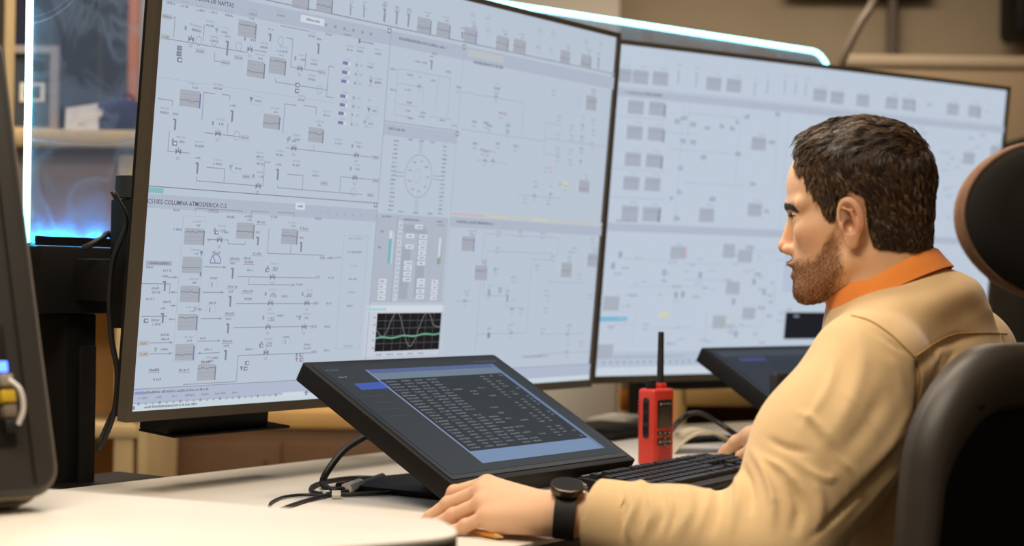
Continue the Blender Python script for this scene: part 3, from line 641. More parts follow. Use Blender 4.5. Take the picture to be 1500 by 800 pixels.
# lower left window
for pts in [[(247, 95), (248, 82), (408, 95), (408, 105)], [(440, 108), (441, 92), (500, 96)], [(530, 96), (588, 100), (588, 118)], [(290, 189), (361, 193), (361, 205), (418, 207), (418, 197)], [(502, 150), (502, 238), (690, 250)], [(578, 205), (577, 240)], [(392, 318), (668, 322)], [(432, 322), (430, 345), (590, 347)], [(388, 411), (660, 411)], [(380, 494), (652, 490)], [(205, 690), (388, 678), (395, 590), (660, 577)], [(60, 342), (160, 346), (158, 380)], [(60, 455), (150, 455)]]:
    g.ortho([c2(*p) for p in pts], PIPE, MD)
for a_, b_ in [((278, 284), (350, 285)), ((272, 372), (342, 373)), ((265, 463), (336, 463)), ((256, 541), (330, 540)), ((330, 580), (258, 582)), ((152, 320), (182, 321)), ((185, 372), (165, 372)), ((160, 418), (176, 418)), ((178, 465), (158, 465)), ((88, 547), (166, 545)), ((88, 585), (164, 583)), ((322, 192), (290, 190)), ((430, 345), (588, 347))]:
    A_, B_ = hx(*c2(*a_)), hx(*c2(*b_)); g.arrow(A_, (B_[0], A_[1]), PIPE, MD)
q = hx(*c2(317, 262)); g.ring(q[0], q[1] - .004, .011, .013, .0016, PU, 16, 0, 180); g.line((q[0] - .011, q[1] - .004), (q[0] + .011, q[1] - .004), .0016, PU); g.line((q[0], q[1] - .003), (q[0] - .006, q[1] + .006), .0014, PU)
for p in [(308, 345), (300, 432), (560, 542)]:
    q = hx(*c2(*p)); g.ring(q[0], q[1], .010, .008, .0007, LT, 16, -30, 210); g.rect(q[0] - .002, q[1], .0018, .007, DK)
for p in [(425, 616), (420, 635), (612, 588), (613, 605), (320, 166), (495, 296), (77, 470), (474, 556)]:
    q = hx(*c2(*p)); g.rect(q[0], q[1], .0085, .0060, DK); g.rect(q[0] + .001, q[1], .004, .0026, WH)
for p, c in [((110, 572), GREEN), ((406, 636), DK), ((596, 590), DK), ((596, 606), srgb(170, 60, 80)), ((268, 240), DK)]:
    q = hx(*c2(*p)); g.quad([(q[0] - .003, q[1] + .004), (q[0] + .003, q[1] + .004), (q[0], q[1] - .004)], c)
q = hx(*c2(122, 272)); g.rect(q[0], q[1], .050, .0066, srgb(158, 158, 168)); g.words(q[0], q[1], .044, .004, DK, 1)
for p in [(68, 548), (68, 585), (685, 253), (668, 320), (662, 410), (655, 490), (656, 577)]:
    q = hx(*c2(*p)); g.rect(q[0], q[1], .020 if p[0] < 100 else .014, .0070, srgb(180, 172, 168) if p[0] < 100 else srgb(180, 184, 198)); g.words(q[0], q[1], .012, .0038, MD, 2)
for p in [(105, 640), (208, 640), (283, 612), (432, 268), (425, 368), (460, 238), (475, 130), (382, 256), (374, 352), (366, 445), (358, 540), (310, 88), (622, 152)]:
    q = hx(*c2(*p)); g.words(q[0], q[1], .022, .0046, DK if p[0] < 300 else MD, 3); g.rect(q[0], q[1] - .0036, .024, .0008, srgb(160, 110, 120))
for p in [(183, 88), (185, 155), (115, 672), (108, 358), (110, 372), (108, 468), (112, 482), (148, 297), (148, 405), (140, 518), (142, 533), (140, 568), (368, 112), (430, 110), (518, 112), (670, 118), (350, 165), (318, 235), (310, 322), (305, 408), (437, 295), (428, 395), (522, 295), (515, 385), (555, 385), (605, 455), (635, 385), (540, 452), (508, 468), (500, 556), (430, 568), (632, 552), (630, 565), (715, 322), (708, 410), (702, 490), (700, 572), (738, 252), (712, 254), (605, 345), (290, 568), (315, 598), (90, 395), (90, 285), (275, 530), (255, 430), (560, 525), (425, 255)]:
    q = hx(*c2(*p)); g.words(q[0], q[1], .016, .0042, MD, 1)
for (a_, b_) in (((758, 182), (842, 200)), ((748, 205), (835, 560))):
    pass
qa, qb = hx(*c2(760, 185)), hx(*c2(835, 555)); xa, xb = qa[0], hx(*c2(842, 200))[0]
for t, z in enumerate(np.linspace(qa[1], qb[1], 9)):
    if t not in (6, 7): g.words((xa + xb) / 2 - .002, z, (xb - xa) * .7 if t in (0, 1) else .02, .0042, MD if t % 2 else LT, t)
g.ring((xa + xb) / 2, (qa[1] + qb[1]) / 2, (xb - xa) * .7, (qa[1] - qb[1]) * .74, .0007, LT, 4, 45, 405)
g.words((xa + xb) / 2, qb[1], .025, .0042, LT, 5)
for k, (px, py) in enumerate([c2(205, 110), c2(62, 392)]):
    q = hx(px, py)
qa, qb = hx(*c2(206, 108)), hx(*c2(282, 140)); zz = hx(*c2(180, 610))[1]
g.poly([(qa[0], qa[1]), (qb[0], qa[1]), (qb[0], zz), (qa[0], zz), (qa[0], qa[1])], .0007, LT)
# middle column: small piping window
for pts in [[(115, 268), (318, 300), (310, 460)], [(270, 290), (262, 430)], [(112, 270), (104, 450), (165, 468)], [(110, 325), (212, 340), (208, 410)], [(108, 405), (190, 420)], [(235, 455), (320, 470)]]:
    g.ortho([c3(*p) for p in pts], .0012, LT)
for p in [(92, 270), (92, 350), (158, 292), (148, 350), (155, 400), (150, 432), (215, 245), (250, 315), (308, 280), (210, 440), (160, 462), (285, 470), (205, 455), (330, 490), (255, 210), (190, 240)]:
    q = hx(*c3(*p)); g.words(q[0], q[1], .016, .0042, MD, 4)
# rotor window: big oval
q = hx(612, 258); g.ring(q[0], q[1], .037, .036, .0011, MD, 40)
for a_ in range(0, 360, 40): g.words(q[0] + .026 * math.cos(math.radians(a_)), q[1] + .026 * math.sin(math.radians(a_)), .009, .0036, MD, a_)
for a_ in (90, 270): g.rect(q[0] - .003, q[1] + (.049 if a_ == 90 else -.049), .0010, .020, MD); g.rect(q[0] + .003, q[1] + (.049 if a_ == 90 else -.049), .0010, .020, MD)
for sx in (-1, 1):
    g.rect(q[0] + sx * .052, q[1] + .003, .022, .0010, MD); g.rect(q[0] + sx * .052, q[1] - .003, .022, .0010, MD)
    for k in range(17): g.words(q[0] + sx * .068, q[1] + .055 - k * .0072, .013, .0036, MD if k % 3 else DK, k)
for k in (-1, 0, 1): g.words(q[0] + k * .04, q[1] - .062, .016, .004, MD, k); g.words(q[0] + k * .03, q[1] + .060, .014, .004, MD, k)
g.ring(q[0] - .004, q[1], .010, .012, .0008, LT, 16)
# level panel
qa, qb = hx(550, 312), hx(654, 443); zt_, zb_ = qa[1], qb[1]
g.rect(x1 + .002, zb_, x2 - x1 - .006, zt_ - zb_, srgb(172, 177, 190), 'll'); wP = x2 - x1 - .006; hP = zt_ - zb_
fx = lambda t: x1 + .002 + wP * t
fz = lambda t: zb_ + hP * t
g.rect(fx(.27), zb_, .0010, hP, MD, 'll'); g.rect(fx(.77), zb_, .0008, hP, LT, 'll')
g.words(fx(.12), fz(.97), .026, .0038, DK, 1); g.words(fx(.47), fz(.95), .05, .0042, DK, 2); g.words(fx(.88), fz(.95), .022, .0038, DK, 3); g.words(fx(.88), fz(.91), .026, .0036, MD, 4)
g.rect(fx(.43), fz(.34), .024, hP * .60, srgb(152, 158, 172)); g.rect(fx(.64), fz(.45), .024, hP * .80, srgb(152, 158, 172)); g.rect(fx(.52), fz(.845), .06, hP * .10, srgb(152, 158, 172))
for k in range(9): g.rect(fx(.325), fz(.06 + k * .103), .012, .013, srgb(198, 203, 214)); g.words(fx(.325), fz(.06 + k * .103), .005, .004, MD, k)
for t, zz in [(.58, .875), (.47, .765), (.65, .765), (.65, .70), (.47, .64), (.65, .64), (.65, .58), (.65, .52), (.65, .455), (.47, .455), (.47, .395), (.47, .33), (.47, .265), (.67, .255), (.67, .20), (.67, .13), (.67, .065)]:
    g.rect(fx(t), fz(zz), .022, .0075, WH); g.words(fx(t), fz(zz), .012, .0036, MD, 3)
g.rect(fx(.20), fz(.58), .007, hP * .28, srgb(66, 176, 182)); g.rect(fx(.20), fz(.77), .007, hP * .09, WH); g.rect(fx(.235), fz(.62), .002, hP * .36, WH)
g.rect(fx(.90), fz(.65), .006, hP * .22, WH); g.rect(fx(.90), fz(.485), .0085, hP * .07, srgb(70, 160, 112)); g.rect(fx(.93), fz(.56), .0022, hP * .2, srgb(160, 150, 130))
for k in range(4):
    g.rect(fx(.14), fz(.24 - k * .062), .020, .0078, WH); g.words(fx(.13), fz(.24 - k * .062), .01, .0036, MD, k)
    g.rect(fx(.87), fz(.24 - k * .062), .018, .0078, WH); g.words(fx(.87), fz(.24 - k * .062), .01, .0036, MD, k)
for t in (.06, .08): g.words(fx(t), fz(.8 if t > .07 else .62), .008, .0038, DK, 2)
# trend recorder
qa, qb = hx(542, 447), hx(640, 522)
zt2, zb2_ = hx(541, 447)[1], hx(541, 523)[1]; xr = hx(650, 450)[0]
g.rect(x1 - .006, zb2_, xr - x1 + .006, zt2 - zb2_, srgb(202, 206, 216), 'll'); g.rect(x1 - .004, zt2 - .011, xr - x1 + .002, .010, srgb(216, 222, 230), 'll'); g.rect(x1 + .02, zt2 - .007, .05, .005, srgb(170, 208, 206))
pa = hx(552, 459); xa, zt3 = pa; xb = hx(646, 458)[0]; zb3 = hx(549, 515)[1]
g.rect(xa, zb3, xb - xa, zt3 - zb3, srgb(30, 28, 30), 'll')
for k in range(1, 8): g.rect(xa + (xb - xa) * k / 8, zb3, .0005, zt3 - zb3, srgb(64, 62, 64), 'll')
for k in range(1, 5): g.rect(xa, zb3 + (zt3 - zb3) * k / 5, xb - xa, .0005, srgb(64, 62, 64), 'll')
def curve(fn, col, w, n=60): g.poly([(xa + (xb - xa) * k / n, zb3 + (zt3 - zb3) * min(1, max(0, fn(k / n)))) for k in range(n + 1)], w, col)
curve(lambda t: .57 + .46 * math.sin((t - .17) * 2 * math.pi / .48) * min(1, t * 5) if t < .88 else .62 + .3 * max(0, .93 - t) * 4, srgb(120, 96, 92), .0012)
curve(lambda t: .34 + .10 * t + .02 * math.sin(t * 19), srgb(48, 168, 96), .0026)
for k in range(5): g.words(xa - .006, zb3 + (zt3 - zb3) * (k + .5) / 5, .005, .0036, DK, k); g.words(xa + .012 + k * .028, zb3 - .0055, .018, .0036, MD, k)
# right column, upper window
for pts in [[(365, 360), (605, 398), (600, 520)], [(360, 505), (690, 540)], [(415, 625), (535, 638)], [(690, 470), (685, 610)], [(690, 540), (870, 560)], [(580, 760), (745, 778)], [(690, 480), (750, 490)], [(688, 600), (745, 606)], [(870, 565), (925, 572)]]:
    g.ortho([c3(*p) for p in pts], .0013, LT)
for p in [(498, 345), (540, 490), (412, 560), (502, 560), (572, 570), (468, 490), (410, 475), (720, 355), (875, 350), (740, 455), (735, 525), (735, 580), (735, 612), (875, 470), (875, 510), (870, 560), (790, 490), (790, 530), (785, 585), (785, 625), (462, 590), (443, 585), (650, 710), (515, 442), (690, 655), (765, 725), (610, 775), (700, 780), (455, 480), (350, 340)]:
    q = hx(*c3(*p)); g.words(q[0], q[1], .016, .0050, LT if p[0] > 600 else MD, 2); g.words(q[0], q[1] - .008, .012, .0045, LT, 3)
for p, c in [((532, 445), srgb(206, 130, 140)), ((708, 655), srgb(214, 150, 156)), ((709, 672), srgb(214, 150, 156)), ((768, 722), srgb(222, 216, 110)), ((745, 720), srgb(150, 150, 100))]:
    q = hx(*c3(*p)); g.rect(q[0], q[1], .013 if p[0] == 768 else .005, .011 if p[0] == 768 else .006, c)
q = hx(*c3(498, 345)); g.ring(q[0], q[1], .010, .010, .0009, LT, 6)
q = hx(*c3(818, 400)); g.ring(q[0], q[1], .008, .009, .0009, LT, 10)
# right column, lower window
for pts in [[(430, 520), (460, 135), (740, 150), (735, 215)], [(470, 200), (715, 210), (712, 235), (640, 235)], [(470, 205), (440, 370), (540, 375)], [(640, 250), (615, 510), (430, 520), (428, 575)], [(700, 300), (695, 318), (835, 325)], [(670, 515), (830, 516)], [(665, 590), (855, 583)], [(350, 390), (410, 391)], [(548, 330), (545, 415), (600, 420)]]:
    g.ortho([c4(*p) for p in pts], .0012, LT)
for p in [(420, 125), (515, 128), (597, 128), (680, 135), (510, 190), (460, 240), (570, 300), (505, 270), (520, 340), (600, 420), (692, 415), (695, 350), (700, 372), (555, 480), (680, 495), (780, 480), (825, 545), (860, 365), (800, 190), (820, 290), (785, 205), (870, 155), (395, 350), (660, 255), (720, 220)]:
    q = hx(*c4(*p)); g.words(q[0], q[1], .018, .0050, LT, 1); g.words(q[0], q[1] - .008, .012, .0045, LT, 3)
for p, c in [((597, 128), srgb(140, 190, 184)), ((500, 270), srgb(110, 170, 150)), ((520, 345), srgb(110, 160, 160)), ((477, 520), srgb(90, 110, 150)), ((478, 352), GREEN)]:
    q = hx(*c4(*p)); g.rect(q[0], q[1], .008, .007, c)
g.words(W_ - .20, .052, .10, .005, MD, 2)
# top strip
for p in [(405, 60), (462, 70), (412, 110), (465, 120), (665, 120), (718, 130), (660, 185), (710, 195), (848, 165), (905, 170), (60, 20), (107, 40), (155, 45)]:
    q = hx(*c3(*p)); g.words(q[0], q[1], .014, .0046, LT, 1); g.ring(q[0], q[1] - .002, .007, .009, .0007, LT, 6)
for p in [(833, 28), (833, 48), (885, 30), (885, 55), (965, 30), (963, 70)]:
    q = hx(*c1(*p)); g.rect(q[0], q[1], .003, .010, MD); g.words(q[0] + .002, q[1] + .009, .010, .0036, LT, 2)
g.build('diagram', scL)

# ================================================================== what the right monitor shows
g = G(MR, bg=srgb(189, 201, 216)[:3])
r1_ = lambda x, y: (860 + x / 2.856, 50 + y / 2.856)
r2_ = lambda x, y: (860 + x / 2.666, 300 + y / 2.666)
r3_ = lambda x, y: (760 + x / 2.027, y / 2.027)
hx = g.at
LT2, MD2 = srgb(164, 174, 190), srgb(138, 146, 162)
zT = hx(905, 127)[1]; zM = hx(888, 335)[1]
g.rect(0, zT - .018, W_, .016, BAR, 'll'); g.rect(0, zT, W_, .0014, LT2, 'll'); g.rect(0, zM - .004, W_, .016, BAR, 'll'); g.rect(0, zM - .004, W_, .0016, LT2, 'll')
g.words(.07, zT - .009, .11, .006, DK, 2); g.words(.05, zM + .018, .06, .006, MD2, 2)
g.rect(0, 0, W_, .050, srgb(176, 188, 206), 'll'); g.rect(0, 0, W_, .018, srgb(206, 216, 226), 'll'); g.words(.14, .040, .22, .005, MD2, 1)
for k in range(20): g.rect(.02 + k * .018, .028, .006, .006, MD2)
xv = hx(1157, 150)[0]; g.rect(xv, zM, .0012, zT - zM, LT2, 'll'); xw = hx(1003, 130)[0]; g.rect(xw, zM, .0010, zT - zM, LT2, 'll')
g.rect(hx(1145, 420)[0], .18, .05, zM - .20, srgb(178, 190, 208), 'll')
tr = [r1_(150, 172), r1_(222, 180), r1_(305, 186), r1_(528, 208), r1_(612, 215), r3_(893, 282), r3_(944, 290), r3_(1020, 298), r3_(1106, 306), r3_(1155, 310), r3_(1287, 324), r3_(1350, 330),
      r1_(202, 306), r1_(290, 312), r1_(197, 412), r1_(285, 418), r1_(190, 524), r1_(277, 530), r1_(183, 624), r1_(272, 628), r1_(178, 746), r1_(265, 754), r1_(716, 458), r1_(700, 735), r1_(498, 756), r3_(1335, 470), r3_(1415, 450), r3_(712, 427)]
for i, p in enumerate(tr):
    q = hx(*p); g.rect(q[0], q[1], .042, .028, srgb(158, 164, 176)); g.rect(q[0], q[1] + .006, .042, .002, srgb(140, 146, 160))
    if i in (13, 15, 17, 21, 11, 9): g.rect(q[0] + .022, q[1] - .003, .004, .026, DK)
    g.words(q[0] + .006, q[1] + .021, .022, .004, LT2, i)
for i, (p, w, h, bar) in enumerate([((352, 187), .040, .026, srgb(200, 140, 150)), ((612, 200), .036, .028, MD2), ((567, 325), .040, .028, None), ((630, 424), .038, .026, None), ((513, 458), .036, .028, srgb(200, 190, 140)), ((93, 385), .042, .030, None), ((68, 573), .042, .030, None), ((165, 35), .044, .030, None), ((247, 37), .044, .030, DK), ((465, 42), .042, .028, None), ((655, 18), .040, .026, None), ((552, 180), .034, .030, None)]):
    q = hx(*r2_(*p)); g.rect(q[0], q[1], w, h, srgb(160, 166, 178))
    if bar: g.rect(q[0] + w / 2 + .002, q[1], .004, h, bar)
q = hx(*r2_(93, 446)); g.rect(q[0], q[1], .085, .010, srgb(74, 176, 214))
qa, qb = hx(*r2_(775, 420)), hx(*r2_(775, 524)); g.rect(qa[0], qb[1], .155, qa[1] - qb[1], srgb(30, 32, 38), 'll'); g.rect(qa[0], qa[1], .155, .006, srgb(190, 206, 216), 'll')
for k in range(1, 8): g.rect(qa[0] + .155 * k / 8, qb[1], .0006, qa[1] - qb[1], srgb(44, 47, 52), 'll')
for p in [(290, 430), (308, 428)]:
    q = hx(*r2_(*p)); g.rect(q[0], q[1], .009, .012, srgb(216, 214, 120))
R_ = random.Random(5)
for k in range(95):                            # scattered small instrument captions of the lower window
    px, py = R_.uniform(885, 1180), R_.uniform(348, 525); q = hx(px, py)
    if 0 < q[0] < W_ and .06 < q[1] < zM - .02: g.words(q[0], q[1], R_.choice((.012, .018, .024)), R_.choice((.005, .006, .008)), R_.choice((LT2, MD2, LT2)), k)
for k in range(16):
    px, py = R_.uniform(890, 1150), R_.uniform(360, 520); q = hx(px, py); L = R_.uniform(.05, .16)
    if R_.random() < .5: g.rect(q[0], q[1], min(L, W_ - q[0]), .0013, LT2, 'll')
    else: g.rect(q[0], max(.06, q[1] - L * .7), .0013, min(L * .7, q[1] - .06), LT2, 'll')
for p in [(100, 238), (128, 195), (372, 350), (440, 275), (300, 265), (345, 352), (570, 378), (580, 505), (690, 340), (650, 300), (540, 580)]:
    q = hx(*r2_(*p)); g.rect(q[0], q[1], .009, .013, MD2)
for a_, b_ in [((340, 480), (650, 500)), ((420, 330), (650, 350)), ((640, 360), (655, 620)), ((400, 620), (655, 632)), ((430, 270), (425, 470)), ((100, 340), (330, 360)), ((90, 560), (320, 580)), ((85, 680), (320, 706)), ((330, 410), (460, 420)), ((800, 350), (795, 640))]:
    A_, B_ = hx(*r1_(*a_)), hx(*r1_(*b_))
    if abs(B_[0] - A_[0]) > abs(B_[1] - A_[1]): B_ = (B_[0], A_[1])
    else: B_ = (A_[0], B_[1])
    g.line(A_, B_, .0014, LT2)
for p in [(375, 365), (400, 350), (440, 378), (562, 385), (630, 368), (665, 345), (398, 447), (440, 452), (483, 515), (628, 500), (388, 560), (355, 685), (385, 660), (372, 770), (520, 690), (768, 450), (750, 740), (795, 335), (690, 625), (605, 395), (500, 390)]:
    q = hx(*r1_(*p)); g.words(q[0], q[1], .014, .011, MD2, 3)
for p in [(380, 178), (455, 190), (700, 230), (752, 220), (825, 220), (870, 225), (912, 230)]:
    q = hx(*r1_(*p)); g.rect(q[0], q[1], .005, .030, LT2); g.words(q[0], q[1] + .025, .012, .005, LT2, 2)
for p in [(1195, 380), (1340, 410), (1375, 400), (1285, 470), (1390, 330), (1200, 395), (1215, 310), (1165, 312)]:
    q = hx(*r3_(*p)); g.words(q[0], q[1], .020, .010, LT2, 3)
for k in range(30):
    px, py = R_.uniform(1370, 1450), R_.uniform(215, 430); q = hx(px, py)
    if q[0] < W_ - .02: g.words(q[0], q[1], .02, .007, LT2, k)
g.build('diagram', scR)
# ================================================================== touch monitors on the desk
M_tscreen = mat('touch_glass', srgb(24, 26, 30), .4, spec=.06, emis=(srgb(46, 52, 58), .55), bump=(4, .004, .001))
def touch_monitor(label, o, yaw, tilt, busy):
    d = np.array([math.cos(yaw), math.sin(yaw), 0]); n = np.array([-math.sin(yaw), math.cos(yaw), 0])
    up = n * math.cos(tilt) + UP * math.sin(tilt); back = n * math.sin(tilt) * -1 + UP * math.cos(tilt)
    M = frame(o, d, -back, up)                 # local y points into the panel (downwards)
    w, h, th = .467, .322, .030
    root = thing('touch_monitor', label, 'monitor', M)
    # glass front lies at y=0, body behind it
    bm = NB(); prism(bm, rrect(0, 0, w, h, .006, 3), .0012, th, .0015, XZ); obj('housing', bm, M_black, root)
    bm = NB(); prism(bm, rrect(.010, .012, w - .010, h - .010, .004, 3), 0, .0012, M=XZ); sc = obj('screen', bm, M_tscreen, root)
    bm = NB(); prism(bm, rrect(.05, .04, w - .05, h - .05, .02), th, th + .018, .006, XZ); obj('rear_housing', bm, M_black, root)
    # stand: hinge arm down to a flat base plate on the desk
    I = M.inverted()
    mid = o + d * (w / 2) + up * (h * .58) - back * (th + .02)
    base_c = np.array([mid[0], mid[1], DESK])
    Mb = frame(base_c, d, n, UP)
    bm = NB(); box(bm, (0, .02, .005), (.26, .20, .0095), .003, Mb); bm.transform(I); obj('base_plate', bm, M_black, root)
    for sx in (-.05, .05):
        bm = NB(); cyl(bm, Mb @ Vector((sx, .0, .01)), Mb @ Vector((sx, 0.0, mid[2] - DESK)), .010, n=14); bm.transform(I); obj('stand_arm', bm, M_matt, root)
    fl = o + d * (w / 2) - back * th
    for t in (.12, .88):
        q = o + d * (w * t) + up * .01 - back * (th - .001); bm = NB()
        cyl(bm, (q[0], q[1], DESK + .0005), (q[0], q[1], q[2] + .002), .008, n=12)
        bm.transform(I); obj('rubber_foot', bm, M_rubber, root)
    # print on the screen
    g = G(M, -.0004); X = lambda t: .010 + t * (w - .020); Z = lambda t: .012 + t * (h - .022)
    BL_, GR = srgb(122, 142, 176), srgb(112, 118, 124)
    def R(t0, z0, t1, z1, c): g.rect(X(t0), Z(z0), X(t1) - X(t0), Z(z1) - Z(z0), c, 'll')
    if busy:
        R(.02, .03, .985, .975, srgb(56, 61, 66))
        R(.225, .085, .925, .93, srgb(52, 57, 62))
        R(.225, .895, .925, .93, srgb(88, 100, 146)); R(.225, .835, .925, .895, srgb(108, 126, 144)); R(.225, .085, .925, .185, srgb(116, 138, 172))
        R(.218, .085, .228, .93, srgb(124, 138, 168)); R(.908, .085, .928, .93, srgb(104, 124, 160))
        R(.085, .755, .235, .815, srgb(66, 92, 170))
        rr = random.Random(3)
        for row in range(24):
            zz = .812 - row * .0262; z = Z(zz)
            for (t, wd_, pr) in ((.272, .066, 1), (.347, .05, 1), (.415, .06, .95), (.485, .055, .9), (.555, .06, .6), (.62, .05, .45), (.69, .05, .35), (.775, .03, .8), (.83, .028, .7), (.885, .02, .5)):
                if rr.random() < pr and not (row in (0, 1, 2, 3, 8, 9, 10) and .5 < t < .76): g.words(X(t), z, wd_ * (w - .02) * rr.uniform(.7, 1.1), .0042, GR, row * 11 + int(t * 100))
        g.words(X(.06), Z(.94), .035, .004, srgb(92, 98, 106), 1); g.words(X(.07), Z(.875), .02, .004, srgb(130, 134, 138), 2)
        for k in range(4): g.words(X(.10), Z(.70 - k * .06), .05, .0034, srgb(70, 75, 82), k)
        for k in range(7): g.rect(X(.84 + k * .02), Z(.955), .004, .004, srgb(92, 96, 104))
    else:
        R(.03, .03, .97, .97, srgb(52, 57, 66)); R(.12, .84, .30, .885, srgb(70, 72, 120)); R(.03, .9, .97, .97, srgb(66, 72, 82)); R(.3, .1, .97, .84, srgb(56, 63, 72))
    g.build('screen_table' if busy else 'screen_page', sc)
    return root, M
tmA, MA = touch_monitor('black touch monitor tilted back on the desk, showing a long table', np.array([-.0743, 2.2895, .80]), .9421, .505, True)
yw2 = .75; up2 = np.array([-math.sin(yw2), math.cos(yw2), 0]) * math.cos(.505) + UP * math.sin(.505)
tl2 = P(1026, 533, 3.30); o2 = tl2 - up2 * .322; o2[2] = .80
tmB, MB_ = touch_monitor('second black touch monitor beyond the radio, partly hidden by the man', o2, yw2, .505, False)

# ================================================================== two-way radio
q = Pz(958, 685, DESK); rz = math.radians(46)
fr_n = np.array([math.sin(rz), -math.cos(rz), 0]); fr_d = np.array([math.cos(rz), math.sin(rz), 0])
RW, RD, RH = .056, .038, .134
Mr = frame(q + fr_d * (RW / 2) - fr_n * (RD / 2 + .001), fr_d, -fr_n, UP) @ T(0, 0, .0005)
radio = thing('two_way_radio', 'red handheld two-way radio with black antenna standing on the desk', 'radio', Mr)
M_red = mat('radio_red', srgb(206, 58, 44), .45, noise=(60, srgb(190, 48, 38), .5), bump=(500, .06, .0003))
M_redk = mat('radio_red_dark', srgb(170, 44, 36), .5, bump=(500, .06, .0003))
bm = NB(); box(bm, (0, 0, RH / 2), (RW, RD, RH), .006, seg=3)
box(bm, (.013, .002, RH + .003), (.018, .018, .012), .003)
obj('body', bm, M_red, radio)
bm = NB(); cyl(bm, (.013, .002, RH + .009), (.0135, .002, RH + .097), .0062, .0052, 18); cyl(bm, (.0135, .002, RH + .097), (.0135, .002, RH + .0985), .0052, .0035, 18); obj('antenna', bm, M_rubber, radio)
bm = NB(); lathe(bm, [(.0085, 0), (.0085, .012), (.0075, .0145), (.002, .0150)], 20, T(-.013, .002, RH)); kn = obj('volume_knob', bm, M_black, radio)
bm = NB()
for k in range(10):
    a_ = k * math.pi / 5; cyl(bm, (-.013 + .0086 * math.cos(a_), .002 + .0086 * math.sin(a_), RH + .002), (-.013 + .0086 * math.cos(a_), .002 + .0086 * math.sin(a_), RH + .011), .0012, n=6)
obj('knurls', bm, M_rubber, kn)
fy = -RD / 2
bm = NB(); prism(bm, rrect(-.019, .066, .019, .115, .003, 3), fy - .0012, fy + .001, M=XZ); scr = obj('display_window', bm, mat('radio_display', srgb(30, 27, 27), .2, bump=(10, .01, .001)), radio)
bm = NB(); prism(bm, rrect(-.0145, .069, .0145, .103, .0015, 2), fy - .0016, fy - .0012, M=XZ); obj('lcd', bm, mat('radio_lcd', srgb(52, 46, 42), .25, bump=(10, .01, .001)), scr)
gR_ = G(Matrix.Identity(4), fy - .0019); gR_.text('MOTOROLA', -.0085, .1065, .0046, srgb(196, 190, 186)); gR_.ring(-.0125, .1082, .0020, .0020, .0009, srgb(206, 200, 196), 14)
gR_.quad([(-.0140, .1070), (-.0130, .1070), (-.0126, .1094), (-.0132, .1094)], srgb(206, 200, 196)); gR_.quad([(-.0120, .1070), (-.0110, .1070), (-.0118, .1094), (-.0124, .1094)], srgb(206, 200, 196))
M_print = attr_mat('white_print', .5); gR_.build('brand_lettering', scr, m=M_print)
M_key = mat('radio_key', srgb(40, 36, 34), .4, bump=(300, .05, .0003)); M_glyph = mat('key_glyph', srgb(168, 156, 138), .5, bump=(300, .05, .0003))
for (x, z, w, h) in [(-.013, .0575, .011, .0075), (0, .0575, .011, .0075), (.013, .0575, .011, .0075), (-.0135, .0425, .009, .013), (.0135, .0425, .009, .013)]:
    bm = NB(); prism(bm, rrect(x - w / 2, z - h / 2, x + w / 2, z + h / 2, .002, 3), fy - .0018, fy + .001, .0004, XZ, 1); k_ = obj('key', bm, M_key, radio)
    bm = NB(); box(bm, (x, fy - .0021, z), (w * .42, .0006, h * .3)); obj('key_symbol', bm, M_glyph, k_)
bm = NB(); prism(bm, [(.0085 * math.cos(2 * math.pi * k / 20), .0425 + .0095 * math.sin(2 * math.pi * k / 20)) for k in range(20)], fy - .0018, fy + .001, .0004, XZ, 1); pad = obj('navigation_pad', bm, M_key, radio)
for dx, dz in ((0, .0060), (0, -.0060), (.0055, 0), (-.0055, 0), (0, 0)):
    bm = NB(); box(bm, (dx, fy - .0021, .0425 + dz), (.0024, .0006, .0024)); obj('arrow_mark', bm, M_glyph, pad)
for k in range(6):
    bm = NB(); box(bm, (0.001, fy - .0004, .008 + k * .0042), (.036 - k * .001, .0012, .0016), .0004, seg=1); obj('grille_rib', bm, M_redk, radio)
sx_ = -RW / 2
bm = NB(); prism(bm, rrect(-.0065, .048, .0065, .119, .0062, 5), -.002, .0016, .0006, Matrix(((0, 0, 1, sx_), (1, 0, 0, -.001), (0, 1, 0, 0), (0, 0, 0, 1))), 1); ptt = obj('side_button_strip', bm, M_rubber, radio)
bm = NB()
for z in (.062, .084, .104): box(bm, (sx_ - .0028, -.001, z), (.0012, .009, .015), .0005, seg=1)
obj('push_buttons', bm, M_black, ptt)
for k in range(8):
    bm = NB(); box(bm, (sx_ + .0002, RD / 2 - .004, .070 + k * .006), (.0016, .006, .0022), .0005, seg=1); obj('grip_rib', bm, M_redk, radio)

# ================================================================== keyboard and mouse
K0, K1 = Pz(842, 704, DESK + .022), Pz(1032, 668, DESK + .022)
kd = (K1 - K0) / np.linalg.norm(K1 - K0); kn_ = np.array([-kd[1], kd[0], 0]); KL = float(np.linalg.norm(K1 - K0)); KD = .150
tk = math.radians(5)
Mk = frame(np.array([K0[0], K0[1], DESK]) - kn_ * KD, kd, kn_, UP)
kb = thing('keyboard', 'black keyboard lying under the man\'s near forearm', 'keyboard', Mk)
Mt = T(0, 0, .008) @ RX(tk)
bm = NB(); box(bm, (KL / 2, KD / 2, 0), (KL, KD, .012), .003, Mt); obj('base', bm, M_black, kb)
bm = NB(); box(bm, (KL / 2, KD - .006, .0072), (KL - .02, .006, .002), .0008, Mt); obj('silver_strip', bm, mat('strip_silver', srgb(150, 146, 140), .3, metal=.8, bump=(300, .05, .0003)), kb)
for sx in (.03, KL - .03):
    bm = NB(); box(bm, (sx, KD - .02, .006), (.03, .012, .011), .002); obj('tilt_foot', bm, M_rubber, kb)
M_keycap = mat('keycap', srgb(26, 26, 31), .45, spec=.2, noise=(200, srgb(40, 40, 48), .5), bump=(400, .08, .0003))
u_ = (KL - .03) / 22.5; key_me = {}
